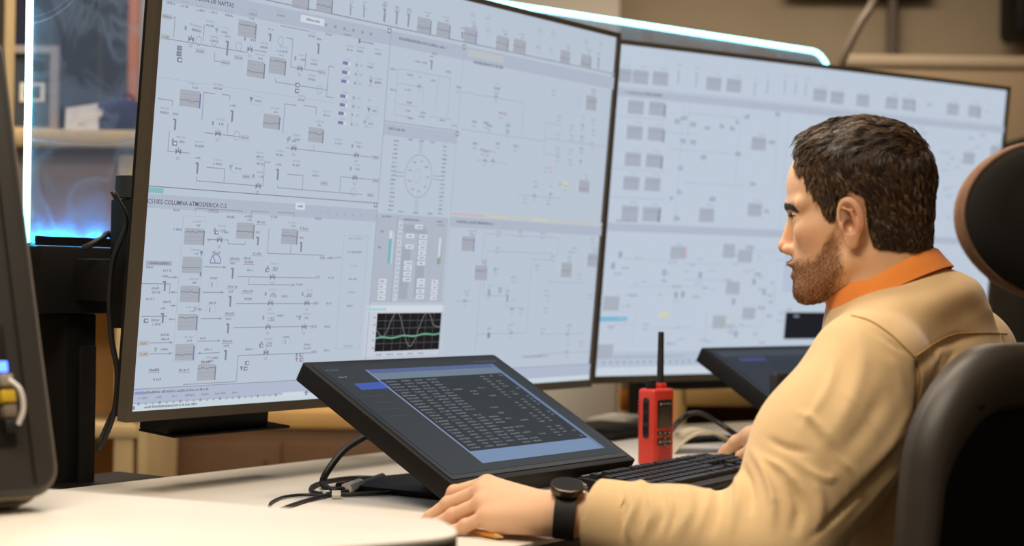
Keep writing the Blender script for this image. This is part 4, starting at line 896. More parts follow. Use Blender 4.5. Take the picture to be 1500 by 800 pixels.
def keycap(wu):
    if wu not in key_me:
        bm = NB(); t = bmesh.new(); bmesh.ops.create_cube(t, size=1)
        for v in t.verts:
            k = 1 if v.co.z < 0 else .80
            v.co = Vector((v.co.x * (wu * u_ - .0028) * (1 - (1 - k) / wu), v.co.y * (u_ - .0028) * k, (v.co.z + .5) * .0065))
        bmesh.ops.bevel(t, geom=list(t.edges), offset=.0006, segments=1, affect='EDGES')
        me = bpy.data.meshes.new('key'); t.to_mesh(me); t.free(); bm.free(); me.materials.append(M_keycap); key_me[wu] = me
    return key_me[wu]
rows = [(.127, [1, 0, 1, 1, 1, 1, -.5, 1, 1, 1, 1, -.5, 1, 1, 1, 1, -.25, 1, 1, 1]), (.104, [1] * 13 + [2, -.25, 1, 1, 1, -.25, 1, 1, 1, 1]), (.085, [1.5] + [1] * 12 + [1.5, -.25, 1, 1, 1, -.25, 1, 1, 1, 1]),
        (.066, [1.75] + [1] * 11 + [2.25, -3.5, 1, 1, 1]), (.047, [2.25] + [1] * 10 + [2.75, -1.25, 1, -1.25, 1, 1, 1, 1]), (.028, [1.25] * 3 + [6.25] + [1.25] * 4 + [-.25, 1, 1, 1, -.25, 2, 1, 1])]
for yy, ws in rows:
    x = .015
    for wu in ws:
        if wu <= 0: x += (-wu if wu < 0 else 1) * u_; continue
        o = bpy.data.objects.new('key', keycap(wu)); COL.objects.link(o); o.parent = kb
        o.matrix_basis = Mt @ T(x + wu * u_ / 2, yy + .002, .006); x += wu * u_
mp = Pz(1092, 671, DESK)
mouse = thing('mouse', 'black computer mouse under the man\'s far hand', 'mouse', frame(mp, np.array([.8, .6, 0]), np.array([-.6, .8, 0]), UP))
def sellip(bm, rx, ry, rz, z0=0, n=24, m=10):
    rings = []
    for i in range(m + 1):
        a_ = math.pi / 2 * i / m; c, s = math.cos(a_), math.sin(a_)
        rings.append([bm.verts.new((rx * math.copysign(abs(math.cos(t)) ** .8, math.cos(t)) * max(c, .001) ** .6, ry * math.copysign(abs(math.sin(t)) ** .8, math.sin(t)) * max(c, .001) ** .6, z0 + rz * s)) for t in [2 * math.pi * k / n for k in range(n)]])
    for A_, B_ in zip(rings, rings[1:]):
        for k in range(n): bm.faces.new((A_[k], A_[(k + 1) % n], B_[(k + 1) % n], B_[k]))
    bm.faces.new(rings[0][::-1]); bm.faces.new(rings[-1])
bm = NB(); sellip(bm, .031, .055, .030, .001); obj('shell', bm, M_black, mouse, smooth=True)
bm = NB(); cyl(bm, (-.004, .03, .026), (.004, .03, .026), .007, n=14); obj('scroll_wheel', bm, M_rubber, mouse)
bm = NB(); box(bm, (0, .044, .021), (.0012, .022, .012), 0); obj('button_gap', bm, M_matt, mouse)

# ================================================================== cables on the desk
def cable(label, pts, r, name='desk_cable'):
    bm = NB(); tube(bm, spline(pts, 8), r, 8); return tag(obj(name, bm, M_cable, smooth=True), label, 'cable')
zc = lambda px, py, h=.004: Pz(px, py, DESK + h)
ca = cable('thick black cable arching up from desk to the touch monitor back', [P(548, 634, 2.66), P(528, 644, 2.64), P(502, 662, 2.60), P(480, 690, 2.565), P(473, 708, 2.56), zc(484, 718, .006), zc(506, 717, .006), zc(530, 709, .007), zc(560, 698, .0065)], .0056)
def connector(parent, a_, b_, r):
    bm = NB(); tube(bm, [a_, (np.array(a_) + np.array(b_)) / 2, b_], r, 8); return obj('label_sleeve', bm, M_white, parent)
connector(ca, zc(507, 716, .008), zc(527, 709, .0085), .0088)
cb = cable('black cable lying in a flat loop under the touch monitor', [zc(612, 695), zc(560, 700), zc(520, 700), zc(480, 705), zc(458, 713), zc(458, 721), zc(476, 724), zc(500, 722), zc(540, 712), zc(600, 699)], .0036)
connector(cb, zc(472, 724, .004), zc(482, 723.5, .004), .0055)
cc = cable('thin black cable with its end curling leftmost on the desk', [zc(394, 742, .003), zc(399, 735, .003), zc(416, 728, .003), zc(445, 725, .003), zc(475, 726, .003), zc(500, 725, .003), zc(540, 722, .003), zc(580, 719, .003), zc(622, 717, .003), zc(628, 727, .003)], .0021)
cd = cable('thin black cable running diagonally toward the side desk', [zc(412, 746, .003), zc(428, 740, .003), zc(450, 733, .003), zc(473, 727, .004), zc(486, 724, .004), zc(520, 724.5, .004), zc(570, 722, .004), zc(600, 714, .004), zc(626, 705, .005)], .0030)
connector(cd, zc(486, 725, .006), zc(499, 725, .006), .0064)
# cables hanging behind the left monitor
bm = NB(); tube(bm, spline([ptL(.05, .10, 1.20), P(185, 325, 2.50), P(166, 380, 2.52), P(160, 440, 2.52), P(164, 500, 2.52), P(172, 545, 2.52), P(168, 600, 2.52), P(154, 640, 2.52), P(144, 657, 2.52), P(150, 640, 2.53), P(166, 605, 2.54), P(184, 575, 2.55), P(196, 545, 2.55)], 7), .0042, 8)
tag(obj('hanging_cable', bm, M_cable, smooth=True), 'black cable hanging in a loop behind the left monitor', 'cable')
bm = NB(); tube(bm, spline([P(122, 364, 2.56), P(136, 357, 2.56), P(150, 349, 2.57), P(158, 342, 2.58), P(168, 350, 2.6), P(186, 352, 2.62)], 6), .0046, 8)
tag(obj('beam_cable', bm, M_cable, smooth=True), 'short black cable kinked over the black beam', 'cable')

# ================================================================== papers and dark items behind the radio
q = Pz(905, 640, DESK); Mf = frame(q, dL, nL, UP)
fo = thing('black_folder', 'flat black folder lying on the desk left of the radio', 'folder', Mf @ T(0, .03, .0005))
bm = NB(); box(bm, (0, 0, .004), (.20, .16, .008), .002); obj('lower_cover', bm, M_black, fo)
bm = NB(); box(bm, (0, 0, .012), (.196, .154, .007)); obj('pages', bm, M_rubber, fo)
bm = NB(); box(bm, (0, 0, .019), (.20, .16, .006), .002); obj('upper_cover', bm, M_black, fo)
q = Pz(918, 622, DESK); Mp = frame(q, dL, nL, UP)
bm = NB(); box(bm, (0.0, .02, .010), (.16, .09, .016), .002, Mp @ RZ(.2)); tag(obj('paper_stack', bm, M_white), 'stack of white papers behind the black folder', 'paper')
def arch(px0, py0, Y, w, hgt, dep, m, label, rot):
    q = P(px0, py0, Y); q[2] = DESK + .0005; Ma = frame(q, np.array([math.cos(rot), math.sin(rot), 0]), np.array([-math.sin(rot), math.cos(rot), 0]), UP)
    top = [(w * k / 16, hgt * math.sin(math.pi * (k / 16) ** .8)) for k in range(17)]; prof = top + [(x, max(z - .004, 0)) for x, z in top[::-1][1:-1]]
    bm = NB(); prism(bm, prof, 0, dep, M=Ma @ XZ); return tag(obj('open_booklet', bm, m), label, 'booklet')
arch(988, 635, 3.16, .150, .042, .10, mat('cream_paper', srgb(206, 190, 160), .8, noise=(30, srgb(196, 178, 146), .5)), 'cream open booklet arching behind the radio', .15)
arch(1098, 640, 3.25, .085, .028, .08, M_white, 'white open booklet beside the man\'s far hand', .25)
bm = NB(); tube(bm, spline([zc(978, 640), P(992, 620, 3.19), P(1008, 607, 3.19), P(1028, 606, 3.19), P(1050, 618, 3.19), P(1075, 635, 3.19), zc(1092, 645)], 7), .0050, 8)
tag(obj('booklet_cable', bm, M_cable, smooth=True), 'black cable looping over the cream booklet', 'cable')
q = Pz(1020, 648, DESK); Mq = frame(q, dR, nR, UP)
bm = NB(); box(bm, (0, .0, .006), (.17, .05, .011), .003, Mq); st = tag(obj('black_power_strip', bm, M_black), 'low black power strip in front of the cream booklet', 'power strip')
for k in range(4):
    bm = NB(); cyl(bm, Mq @ Vector((-.06 + k * .04, 0, .011)), Mq @ Vector((-.06 + k * .04, 0, .0125)), .012, n=16); obj('socket', bm, M_rubber, st)
q = P(1141, 600, 3.12); q[2] = DESK
hs = thing('black_handset', 'small black handset standing upright in front of the second touch monitor', 'handset', frame(q, np.array([.9, .43, 0]), np.array([-.43, .9, 0]), UP))
zt = P(1141, 545, 3.12)[2] - DESK
bm = NB(); box(bm, (0, 0, .012), (.05, .05, .022), .005); obj('cradle', bm, M_black, hs)
bm = NB(); box(bm, (0, 0, .0235 + (zt - .024) / 2), (.034, .024, zt - .024), .008, seg=3); obj('body', bm, M_rubber, hs)
bm = NB(); box(bm, (0, -.0128, zt * .75), (.022, .002, .04), .0008); obj('display', bm, M_tscreen, hs)

# ================================================================== side display at the far left (seen from behind)
bx_ = np.array([-.75, -.66, 0]); bx_ /= np.linalg.norm(bx_); bn = np.array([.66, -.75, 0]); bn /= np.linalg.norm(bn)
ts = .31; bup = UP * math.cos(ts) - bn * math.sin(ts); bfront = np.cross(bup, bx_)      # towards the camera side
if bfront @ bn < 0: bfront = -bfront
Ms = frame(P(76, 727, 1.77), bx_, -bfront, bup)
if Ms.to_3x3().determinant() < 0: Ms = frame(P(76, 727, 1.77), bx_, bfront, bup)
sgn = 1.0 if (np.array(Ms.col[1][:3]) @ bfront) > 0 else -1.0
sd = thing('panel_computer', 'dark grey panel computer seen from behind at the left edge', 'computer', Ms)
SWd, SHt = .40, .52
M_grey = mat('dark_grey_shell', srgb(52, 49, 46), .45, bump=(600, .08, .0004), noise=(20, srgb(46, 43, 41), .5))
bm = NB(); prism(bm, rrect(0, 0, SWd, SHt, .030, 8), -.022, .022, .007, XZ, 3); obj('rear_shell', bm, M_grey, sd)
bm = NB(); prism(bm, rrect(-.004, -.004, SWd + .004, SHt + .004, .034, 8), -sgn * .022, -sgn * .032, 0, XZ); obj('front_rim', bm, mat('light_rim', srgb(150, 138, 120), .35, metal=.4, bump=(300, .05, .0003)), sd)
bm = NB(); prism(bm, rrect(.012, .012, SWd - .012, SHt - .012, .022, 8), -sgn * .032, -sgn * .0335, 0, XZ); obj('screen', bm, M_tscreen, sd)
bm = NB(); ring_prism(bm, rrect(-.0022, -.0022, SWd + .0022, SHt + .0022, .032, 8), rrect(.004, .004, SWd - .004, SHt - .004, .028, 8), sgn * .006, sgn * .0145, XZ); obj('edge_highlight', bm, mat('painted_highlight', srgb(150, 134, 112), .45, bump=(300, .05, .0003)), sd)  # pale ring: highlight of the bevelled edge put into colour and shape
yb = sgn * .0225
bm = NB(); box(bm, (.027, yb, .24), (.0016, .0015, .46)); obj('seam_line', bm, M_matt, sd)
bm = NB(); box(bm, (.062, yb, .115), (.040, .004, .13), .002); pn = obj('port_panel', bm, M_black, sd)
for z, c, nm in ((.185, ((.05, .12, 1.0, 1), 6.0), 'lit_port'), ):
    bm = NB(); box(bm, (.050, yb + sgn * .003, .134), (.012, .004, .011), .001); obj(nm, bm, mat('blue_indicator', srgb(40, 70, 220), .4, emis=c, bump=(10, .01, .001)), pn)
for z, w, c in ((.118, .014, srgb(150, 140, 130)), (.101, .016, srgb(206, 170, 40)), (.085, .014, srgb(120, 104, 92)), (.070, .014, srgb(20, 20, 20))):
    bm = NB(); box(bm, (.050, yb + sgn * .006, z), (w, .014, .013), .002); pl = obj('plug', bm, mat('plug_%d' % int(z * 1000), c, .5, bump=(100, .05, .0005)), pn)
bm = NB(); tube(bm, spline([(.048, yb + sgn * .012, .118), (.041, yb + sgn * .02, .105), (.039, yb + sgn * .018, .085), (.044, yb + sgn * .012, .070)], 5), .0025, 6); obj('plug_lead', bm, M_white, pn)
# foot
Is = Ms.inverted(); c0 = Ms @ Vector((.20, 0, .12)); Mfz = frame((c0[0], c0[1], ND), bx_, bn, UP)
bm = NB(); box(bm, (0, 0.0, .006), (.22, .20, .012), .003, Mfz); box(bm, (0, 0, .09), (.06, .04, .17), .004, Mfz); bm.transform(Is); obj('stand', bm, M_matt, sd)
bm = NB(); q = P(2, 738, 1.78); box(bm, (0, 0, 0), (.03, .03, .012), .003, T(q[0], q[1], ND + .006)); bm.transform(Is); obj('foot_pad', bm, M_matt, sd)
# ================================================================== the man
def surface_nets(F, org, h):
    """F (nx,ny,nz) signed distances, negative inside -> verts, quads"""
    S = F < 0; nx, ny, nz = F.shape
    c = S[:-1, :-1, :-1].astype(np.int8)
    for dx in (0, 1):
        for dy in (0, 1):
            for dz in (0, 1):
                if dx or dy or dz: c = c + S[dx:nx - 1 + dx, dy:ny - 1 + dy, dz:nz - 1 + dz]
    act = (c > 0) & (c < 8); I = np.argwhere(act); idx = np.full(act.shape, -1, np.int32); idx[tuple(I.T)] = np.arange(len(I))
    acc = np.zeros((len(I), 3)); cnt = np.zeros(len(I))
    cor = [(0, 0, 0), (1, 0, 0), (0, 1, 0), (1, 1, 0), (0, 0, 1), (1, 0, 1), (0, 1, 1), (1, 1, 1)]
    for a in range(8):
        for b in range(a + 1, 8):
            d = np.array(cor[b]) - np.array(cor[a])
            if np.abs(d).sum() != 1: continue
            A = I + cor[a]; B = I + cor[b]; fa = F[tuple(A.T)]; fb = F[tuple(B.T)]; m = (fa < 0) != (fb < 0)
            t = np.where(m, fa / np.where(fa == fb, 1, fa - fb), 0)
            acc[m] += (np.array(cor[a]) + d * t[:, None])[m]; cnt[m] += 1
    V = org + (I + acc / np.maximum(cnt, 1)[:, None]) * h; Q = []
    for ax in range(3):
        o = [slice(1, -1)] * 3; o[ax] = slice(0, -1)
        sl0 = [slice(1, nx - 1), slice(1, ny - 1), slice(1, nz - 1)]; sl0[ax] = slice(0, F.shape[ax] - 1)
        sl1 = list(sl0); sl1[ax] = slice(1, F.shape[ax])
        s0 = S[tuple(sl0)]; s1 = S[tuple(sl1)]; E = np.argwhere(s0 != s1); base = E.copy()
        for k in range(3):
            if k != ax: base[:, k] += 1
        u, v = (ax + 1) % 3, (ax + 2) % 3
        def cell(du, dv):
            C = base.copy(); C[:, u] += du; C[:, v] += dv; return idx[tuple(C.T)]
        q = np.stack([cell(-1, -1), cell(0, -1), cell(0, 0), cell(-1, 0)], 1); fl = ~s0[tuple(E.T)]
        q[fl] = q[fl][:, ::-1]; Q.append(q)
    Q = np.concatenate(Q); Q = Q[(Q >= 0).all(1)]
    return V, Q
def grid(lo, hi, h):
    lo = np.array(lo, float); n = np.ceil((np.array(hi) - lo) / h).astype(int) + 1
    ax = [(lo[k] + h * np.arange(n[k])).astype(np.float32) for k in range(3)]
    return np.meshgrid(*ax, indexing='ij', sparse=False), lo
def smin(a, b, k):
    h = np.clip(.5 + .5 * (b - a) / k, 0, 1); return b + (a - b) * h - k * h * (1 - h)
def smax(a, b, k): return -smin(-a, -b, k)
def ell(X, Y, Z, c, r, rot=None):
    x, y, z = X - c[0], Y - c[1], Z - c[2]
    if rot is not None:
        x, y, z = (rot[0][0] * x + rot[1][0] * y + rot[2][0] * z, rot[0][1] * x + rot[1][1] * y + rot[2][1] * z, rot[0][2] * x + rot[1][2] * y + rot[2][2] * z)
    k0 = np.sqrt((x / r[0]) ** 2 + (y / r[1]) ** 2 + (z / r[2]) ** 2); k1 = np.sqrt((x / r[0] ** 2) ** 2 + (y / r[1] ** 2) ** 2 + (z / r[2] ** 2) ** 2)
    return k0 * (k0 - 1) / np.maximum(k1, 1e-9)
def cap(X, Y, Z, a, b, ra, rb=None):
    a = [float(q) for q in a]; b = [float(q) for q in b]; rb = float(ra if rb is None else rb); ra = float(ra); d = [b[k] - a[k] for k in range(3)]; L = sum(q * q for q in d)
    t = np.clip(((X - a[0]) * d[0] + (Y - a[1]) * d[1] + (Z - a[2]) * d[2]) / max(L, 1e-12), 0, 1)
    return np.sqrt((X - a[0] - d[0] * t) ** 2 + (Y - a[1] - d[1] * t) ** 2 + (Z - a[2] - d[2] * t) ** 2) - (ra + (rb - ra) * t)
def vnoise(p, scale, seed=0):
    """cheap smooth noise from a few sines, p (n,3)"""
    r = np.random.default_rng(seed); out = np.zeros(len(p))
    for k in range(6):
        d = r.normal(size=3); d /= np.linalg.norm(d); out += np.sin(p @ d * scale * r.uniform(.6, 1.6) + r.uniform(0, 6.28))
    return out / 6

# ---- head (millimetres: a forward, l to his left, h up)
PSI = math.radians(17)
hF = np.array([-math.cos(PSI), math.sin(PSI), 0]); hL = np.array([-math.sin(PSI), -math.cos(PSI), 0]); hU = UP.copy()
HO = P(1263, 320, 2.20)
def head_field(A, L, H, detail=True):
    B = np.abs(L)
    d = ell(A, L, H, (3, 0, 44), (87, 73, 77))                               # cranium
    d = smin(d, ell(A, L, H, (52, 0, 40), (44, 56, 52)), 18)                   # forehead
    d = smin(d, ell(A, L, H, (36, 0, -30), (52, 57, 66)), 22)                  # face mass
    d = smin(d, cap(A, B, H, (2, 50, -52), (66, 22, -92), 15, 16), 16)         # jaw line
    d = smin(d, ell(A, L, H, (50, 0, -66), (38, 36, 42)), 16)                  # muzzle
    d = smin(d, ell(A, L, H, (70, 0, -97), (17, 20, 15)), 9)                   # chin
    d = smin(d, ell(A, B, H, (58, 41, -18), (22, 15, 16)), 20)                 # cheek bone
    d = smin(d, cap(A, B, H, (90, 8, 15), (72, 48, 17), 9.5, 9), 10)           # brow ridge
    d = smax(d, -ell(A, B, H, (102, 29, -2), (17, 17, 10)), 12)                 # eye socket
    d = smin(d, ell(A, B, H, (74, 31, -1), (13.8, 15, 12.0)), 5)               # lids over the eyeball
    d = smax(d, -ell(A, B, H, (88.5, 32, -1.5), (6, 11.5, 2.6)), 1.0)          # opening between the lids
    d = smin(d, cap(A, B, H, (88, 0, 4), (98.5, 0, -34), 6.5, 8.0), 7)          # nose bridge
    d = smin(d, ell(A, B, H, (98.5, 0, -38), (9.5, 9.5, 8.5)), 6)                     # nose tip
    d = smin(d, ell(A, B, H, (91, 12.5, -42), (10, 7.0, 7)), 5)                  # nose wing
    d = smax(d, -ell(A, B, H, (95, 7, -50), (7, 3.2, 4)), 2)                  # nostril
    d = smin(d, ell(A, B, H, (82.5, 6, -60.5), (13, 17, 5.2)), 4)                # upper lip
    d = smin(d, ell(A, B, H, (79.5, 4, -74), (11, 15, 6.0)), 4)                  # lower lip
    d = smax(d, -cap(A, B, H, (95, 0, -67), (74, 27, -69), 1.8), 2.2)          # mouth line
    d = smin(d, cap(A, L, H, (-27, 0, -22), (-35, 0, -190), 57, 62), 20)       # neck
    d = smin(d, cap(A, B, H, (-24, 46, -20), (-8, 26, -160), 15, 15), 18)      # neck muscle
    d = smin(d, ell(A, L, H, (10, 0, -140), (14, 14, 16)), 18)                 # throat
    # ear
    ca, sa = math.cos(math.radians(14)), math.sin(math.radians(14)); co, so = math.cos(math.radians(9)), math.sin(math.radians(9))
    a0, b0, h0 = A - 6, B - 71.5, H + 6
    x1 = a0 * ca - h0 * sa * -1 * -1; z1 = h0 * ca + a0 * sa                     # lean back
    x2 = x1 * co - b0 * so * -1; y2 = b0 * co - x1 * so * 1
    y2 = b0 * co + x1 * so; x2 = x1 * co - b0 * so
    def E(cx, cy, cz, rx, ry, rz): return ell(x2, y2, z1, (cx, cy, cz), (rx, ry, rz))
    ear = E(0, 3, 4, 17.5, 6.0, 27)
    ear = smin(ear, E(5, 3, -24, 9.5, 4.5, 11), 6)                              # lobe
    ear = smax(ear, -E(2.0, 10, 4, 12.5, 11.0, 21.0), 1.6)                       # inner bowl
    ear = smin(ear, cap(x2, y2, z1, (-6.5, 5, -12), (-3, 5, 12), 2.8, 2.2), 3)  # antihelix
    ear = smin(ear, cap(x2, y2, z1, (-3, 5, 12), (6, 4, 18), 2.0, 1.4), 2)
    ear = smin(ear, E(11.5, 4, -6, 4.5, 4.5, 6.5), 3)                           # tragus
    d = smin(d, smin(ear, E(8, -6, -2, 11, 6, 19), 3), 2.5)
    d = smax(d, -E(5.0, 4, -6, 5.5, 10, 9.0), 1.5)                               # ear canal
    return d
HH = 1.7
(GA, GL, GH), org = grid((-118, -92, -175), (124, 92, 135), HH)
HD = head_field(GA, GL, GH)
hv, hq = surface_nets(HD, org, HH)
def head_w(v): return HO + (v[:, :1] * hF + v[:, 1:2] * hL + v[:, 2:3] * hU) / 1000.0
# hair regions: signed value > 0 where scalp hair grows
def hair_mask(a, l, h):
    b = np.abs(l)
    front = np.interp(b, [0, 30, 50, 62, 70, 90], [84, 83, 74, 64, 58, 56])        # hairline seen from above (forward limit)
    low = np.interp(a, [-120, -60, -28, -20, -14, -9, 8, 26, 29, 36, 44, 54, 64, 75, 90], [-46, -46, -44, -40, -20, 22, 32, 20, -8, -8, 6, 22, 38, 58, 72])
    m = np.minimum((front - a) / 6, (h - low) / 5); return m
def beard_mask(a, l, h):
    b = np.abs(l)
    top = np.interp(a, [8, 26, 38, 46, 56, 72, 88, 104], [-6, -8, -22, -38, -50, -53, -50, -50])
    back = np.interp(h, [-120, -100, -70, -40, -20, 10], [40, 26, 14, 18, 24, 26])
    low = np.interp(a, [0, 30, 60, 90], [-84, -104, -116, -118])
    m = np.minimum(np.minimum((top - h) / 12, (a - back) / 11), (h - low) / 4)
    lips = ((a - 89) / 16) ** 2 + (b / 19) ** 2 + ((h + 67) / 9) ** 2
    return np.where(lips < 1, -1, m)
A_, L_, H_h = hv[:, 0], hv[:, 1], hv[:, 2]
skin = np.array(srgb(232, 186, 148)[:3]); ruddy = np.array(srgb(206, 132, 100)[:3]); lipc = np.array(srgb(176, 104, 86)[:3]); brd = np.array(srgb(126, 82, 50)[:3]); hairc = np.array(srgb(52, 38, 28)[:3])
col = np.tile(skin, (len(hv), 1)); B_h = np.abs(L_)
def blend(c, w): global col; w = np.clip(w, 0, 1)[:, None]; col = col * (1 - w) + np.array(c) * w
blend(ruddy, .5 * np.exp(-((A_ - 100) / 9) ** 2 - ((H_h + 40) / 9) ** 2)); blend(ruddy, .30 * np.exp(-((A_ - 66) / 18) ** 2 - ((H_h + 28) / 16) ** 2))
blend(np.array(srgb(206, 124, 92)[:3]), .75 * np.clip((B_h - 74) / 7, 0, 1) * np.exp(-((A_ - 6) / 30) ** 2 - ((H_h + 6) / 36) ** 2)); blend(np.array(srgb(120, 60, 44)[:3]), .75 * np.clip((B_h - 66) / 3, 0, 1) * np.clip((80 - B_h) / 3, 0, 1) * np.exp(-((A_ - 9) / 9) ** 2 - ((H_h + 4) / 15) ** 2))  # ruddy ear skin, then shade of the inner bowl painted in darker
blend(lipc, .9 * np.exp(-((A_ - 91) / 9) ** 4 - (B_h / 19) ** 4 - ((H_h + 68) / 8.5) ** 4))
blend(brd, .50 * np.clip(beard_mask(A_, L_, H_h) + .1, 0, 1)); blend(hairc, np.clip(hair_mask(A_, L_, H_h) + .5, 0, 1))
blend(np.array(srgb(70, 48, 34)[:3]), .55 * np.exp(-((H_h - 14 - (B_h - 28) * .05) / 5) ** 2) * (A_ > 66) * (B_h > 8) * (B_h < 50))
head_col = col

# ---- hands (world space, metres)
def hand_field(X, Y, Z, J, k=.010):
    w = J['wrist']; d = cap(X, Y, Z, J['arm'], w, .029, .0255)
    for f in ('index', 'middle', 'ring', 'pinky'):
        m, p, t2, t = J[f]; r = J['r'][f]
        d = smin(d, cap(X, Y, Z, w + (m - w) * .10, m, .0165, r * 1.30), .016)
        fi = smin(cap(X, Y, Z, m, p, r * 1.12, r * .98), cap(X, Y, Z, p, t2, r * .98, r * .90), .003)
        fi = smin(fi, cap(X, Y, Z, t2, t, r * .90, r * .74), .003)
        fi = smin(fi, np.sqrt((X - p[0]) ** 2 + (Y - p[1]) ** 2 + (Z - p[2]) ** 2) - r * 1.06, .003)
        d = smin(d, fi, .0055)
    for (a, b, ra, rb) in J.get('extra', []): d = smin(d, cap(X, Y, Z, a, b, ra, rb), .014)
    a, b, c = J['thumb']; d = smin(d, cap(X, Y, Z, w, a, .018, .016), .016); d = smin(d, cap(X, Y, Z, a, b, .0135, .0115), .006); d = smin(d, cap(X, Y, Z, b, c, .0115, .0088), .004)
    return d
JL = dict(wrist=P(822, 752, 2.055), arm=P(880, 758, 2.05),
          index=[P(714, 710, 2.150), P(666, 722, 2.178), P(650, 748, 2.186), P(640, 766, 2.190)],
          middle=[P(706, 720, 2.128), P(657, 739, 2.150), P(632, 757, 2.160), P(618, 768, 2.165)],
          ring=[P(706, 738, 2.104), P(664, 755, 2.120), P(641, 768, 2.128), P(627, 776, 2.132)],
          pinky=[P(714, 757, 2.084), P(682, 770, 2.092), P(666, 778, 2.096), P(653, 782, 2.098)],
          r=dict(index=.0098, middle=.0100, ring=.0093, pinky=.0082),
          thumb=[P(772, 752, 2.135), P(728, 766, 2.178), P(700, 774, 2.185)], extra=[(P(800, 762, 2.05), P(728, 765, 2.078), .0175, .0145), (P(800, 752, 2.09), P(740, 745, 2.13), .018, .018)])
JR = dict(wrist=P(1152, 636, 2.86), arm=P(1200, 632, 2.80),
          index=[P(1096, 638, 2.93), P(1076, 648, 2.95), P(1064, 658, 2.96), P(1057, 664, 2.965)],
          middle=[P(1098, 636, 2.95), P(1078, 646, 2.975), P(1068, 656, 2.985), P(1062, 662, 2.99)],
          ring=[P(1102, 637, 2.97), P(1084, 646, 2.995), P(1074, 655, 3.0), P(1068, 660, 3.005)],
          pinky=[P(1108, 640, 2.99), P(1094, 648, 3.01), P(1086, 655, 3.015), P(1082, 660, 3.02)],
          r=dict(index=.0098, middle=.0100, ring=.0093, pinky=.0082),
          thumb=[P(1125, 650, 2.90), P(1100, 660, 2.90), P(1084, 668, 2.91)], extra=[(P(1140, 640, 2.88), P(1105, 645, 2.93), .018, .016)])
def sdf_mesh(fn, lo, hi, h):
    (X, Y, Z), o = grid(lo, hi, h); return surface_nets(fn(X, Y, Z), o, h)
def bounds(pts, m): p = np.array(pts); return p.min(0) - m, p.max(0) + m
def hand_mesh(J):
    pts = [J['wrist'], J['arm']] + [q for f in ('index', 'middle', 'ring', 'pinky') for q in J[f]] + list(J['thumb']); lo, hi = bounds(pts, .036)
    return sdf_mesh(lambda X, Y, Z: hand_field(X, Y, Z, J), lo, hi, .0015)
hvL, hqL = hand_mesh(JL); hvR, hqR = hand_mesh(JR)
hvL[:, 2] = np.maximum(hvL[:, 2], DESK + .0006)

# ---- trunk and limbs
fB = np.array([-.82, .57, 0]); fB /= np.linalg.norm(fB); lB = np.array([-fB[1], fB[0], 0])      # facing, his left
NK = P(1338, 436, 2.205)                     # base of the neck at the back
shL = P(1272, 546, 2.06); shR = P(1404, 530, 2.36)
elL = P(1122, 818, 1.955); wrL = P(880, 757, 2.045)
elR = np.array([.66, 2.60, .80]); wrR = P(1175, 634, 2.83)
pel = np.array([NK[0], NK[1], .56]) - fB * .07; pel = np.array([pel[0], pel[1], .56])
chest = (shL + shR) / 2 + np.array([0, 0, -.10]) - fB * .01
cc0 = P(1301, 414, 2.205); cf = np.array([-math.cos(.42), math.sin(.42), 0]); cl = np.array([-cf[1], cf[0], 0]); ct = math.radians(27)
cfx = cf * math.cos(ct) - UP * math.sin(ct); cup = UP * math.cos(ct) + cf * math.sin(ct)
ROLLC = cc0 - cup * .055
def neck_roll(X, Y, Z):
    rot = [[float(cfx[k]), float(cl[k]), float(cup[k])] for k in range(3)]
    return ell(X, Y, Z, [float(q) for q in ROLLC], (.100, .120, .042), rot)
def body_core(X, Y, Z, g=0.0):
    d = cap(X, Y, Z, pel, chest, .125 + g, .13 + g)
    for s in (-1, 1): d = smin(d, cap(X, Y, Z, pel + lB * s * .06, chest + lB * s * .085, .10 + g, .105 + g), .05)
    d = smin(d, cap(X, Y, Z, NK + fB * .03 + np.array([0, 0, -.05]), (shL + shR) / 2, .06 + g, .08 + g), .06)
    for sh in (shL, shR): d = smin(d, cap(X, Y, Z, NK + fB * .02 + np.array([0, 0, -.055]), sh + np.array([0, 0, .003]), .052 + g, .054 + g), .045)
    d = smin(d, cap(X, Y, Z, (shL + shR) / 2 + np.array([0, 0, .02]), NK + fB * .035 + np.array([0, 0, -.004]), .085 + g, .058 + g), .04)
    return d
def coarse_body(X, Y, Z):
    d = body_core(X, Y, Z, -.012)
    for a, b, c in ((shL, elL, wrL), (shR, elR, wrR)):
        d = smin(d, cap(X, Y, Z, a, b, .055, .045), .03); d = smin(d, cap(X, Y, Z, b, c, .044, .030), .01)
    return d
tv, tq = sdf_mesh(coarse_body, *bounds([pel, NK, shL, shR, elL, wrL, elR, wrR], .17), .012)
parts_v = [head_w(hv), hvL, hvR, tv]; parts_q = [hq, hqL, hqR, tq]; V, Q, off = [], [], 0
for v, q in zip(parts_v, parts_q): V.append(v); Q.append(q + off); off += len(v)
handc = np.array(srgb(228, 184, 148)[:3]); hcol = np.tile(handc, (len(hvL) + len(hvR) + len(tv), 1))
nh = len(hvL)
for f in ('index', 'middle', 'ring', 'pinky'):                     # redder knuckles and fingertips
    for j, (idx_, s_, w_) in enumerate(((0, .013, .30), (1, .010, .35), (3, .010, .45))):
        dd = np.linalg.norm(hvL - JL[f][idx_], axis=1); w = (w_ * np.exp(-(dd / s_) ** 2))[:, None]; hcol[:nh] = hcol[:nh] * (1 - w) + ruddy * w
V = np.concatenate(V); Q = np.concatenate(Q)
me = mesh_np('person', V, Q); color_attr(me, np.concatenate([head_col, hcol]))
M_skin = attr_mat('skin', .48, spec=.4, sss=.12, bump=(900, .12, .0004))
person = link('person', me, M_skin, smooth=True)
tag(person, 'man in a cream shirt with orange collar, seated, looking at the left monitor', 'person')

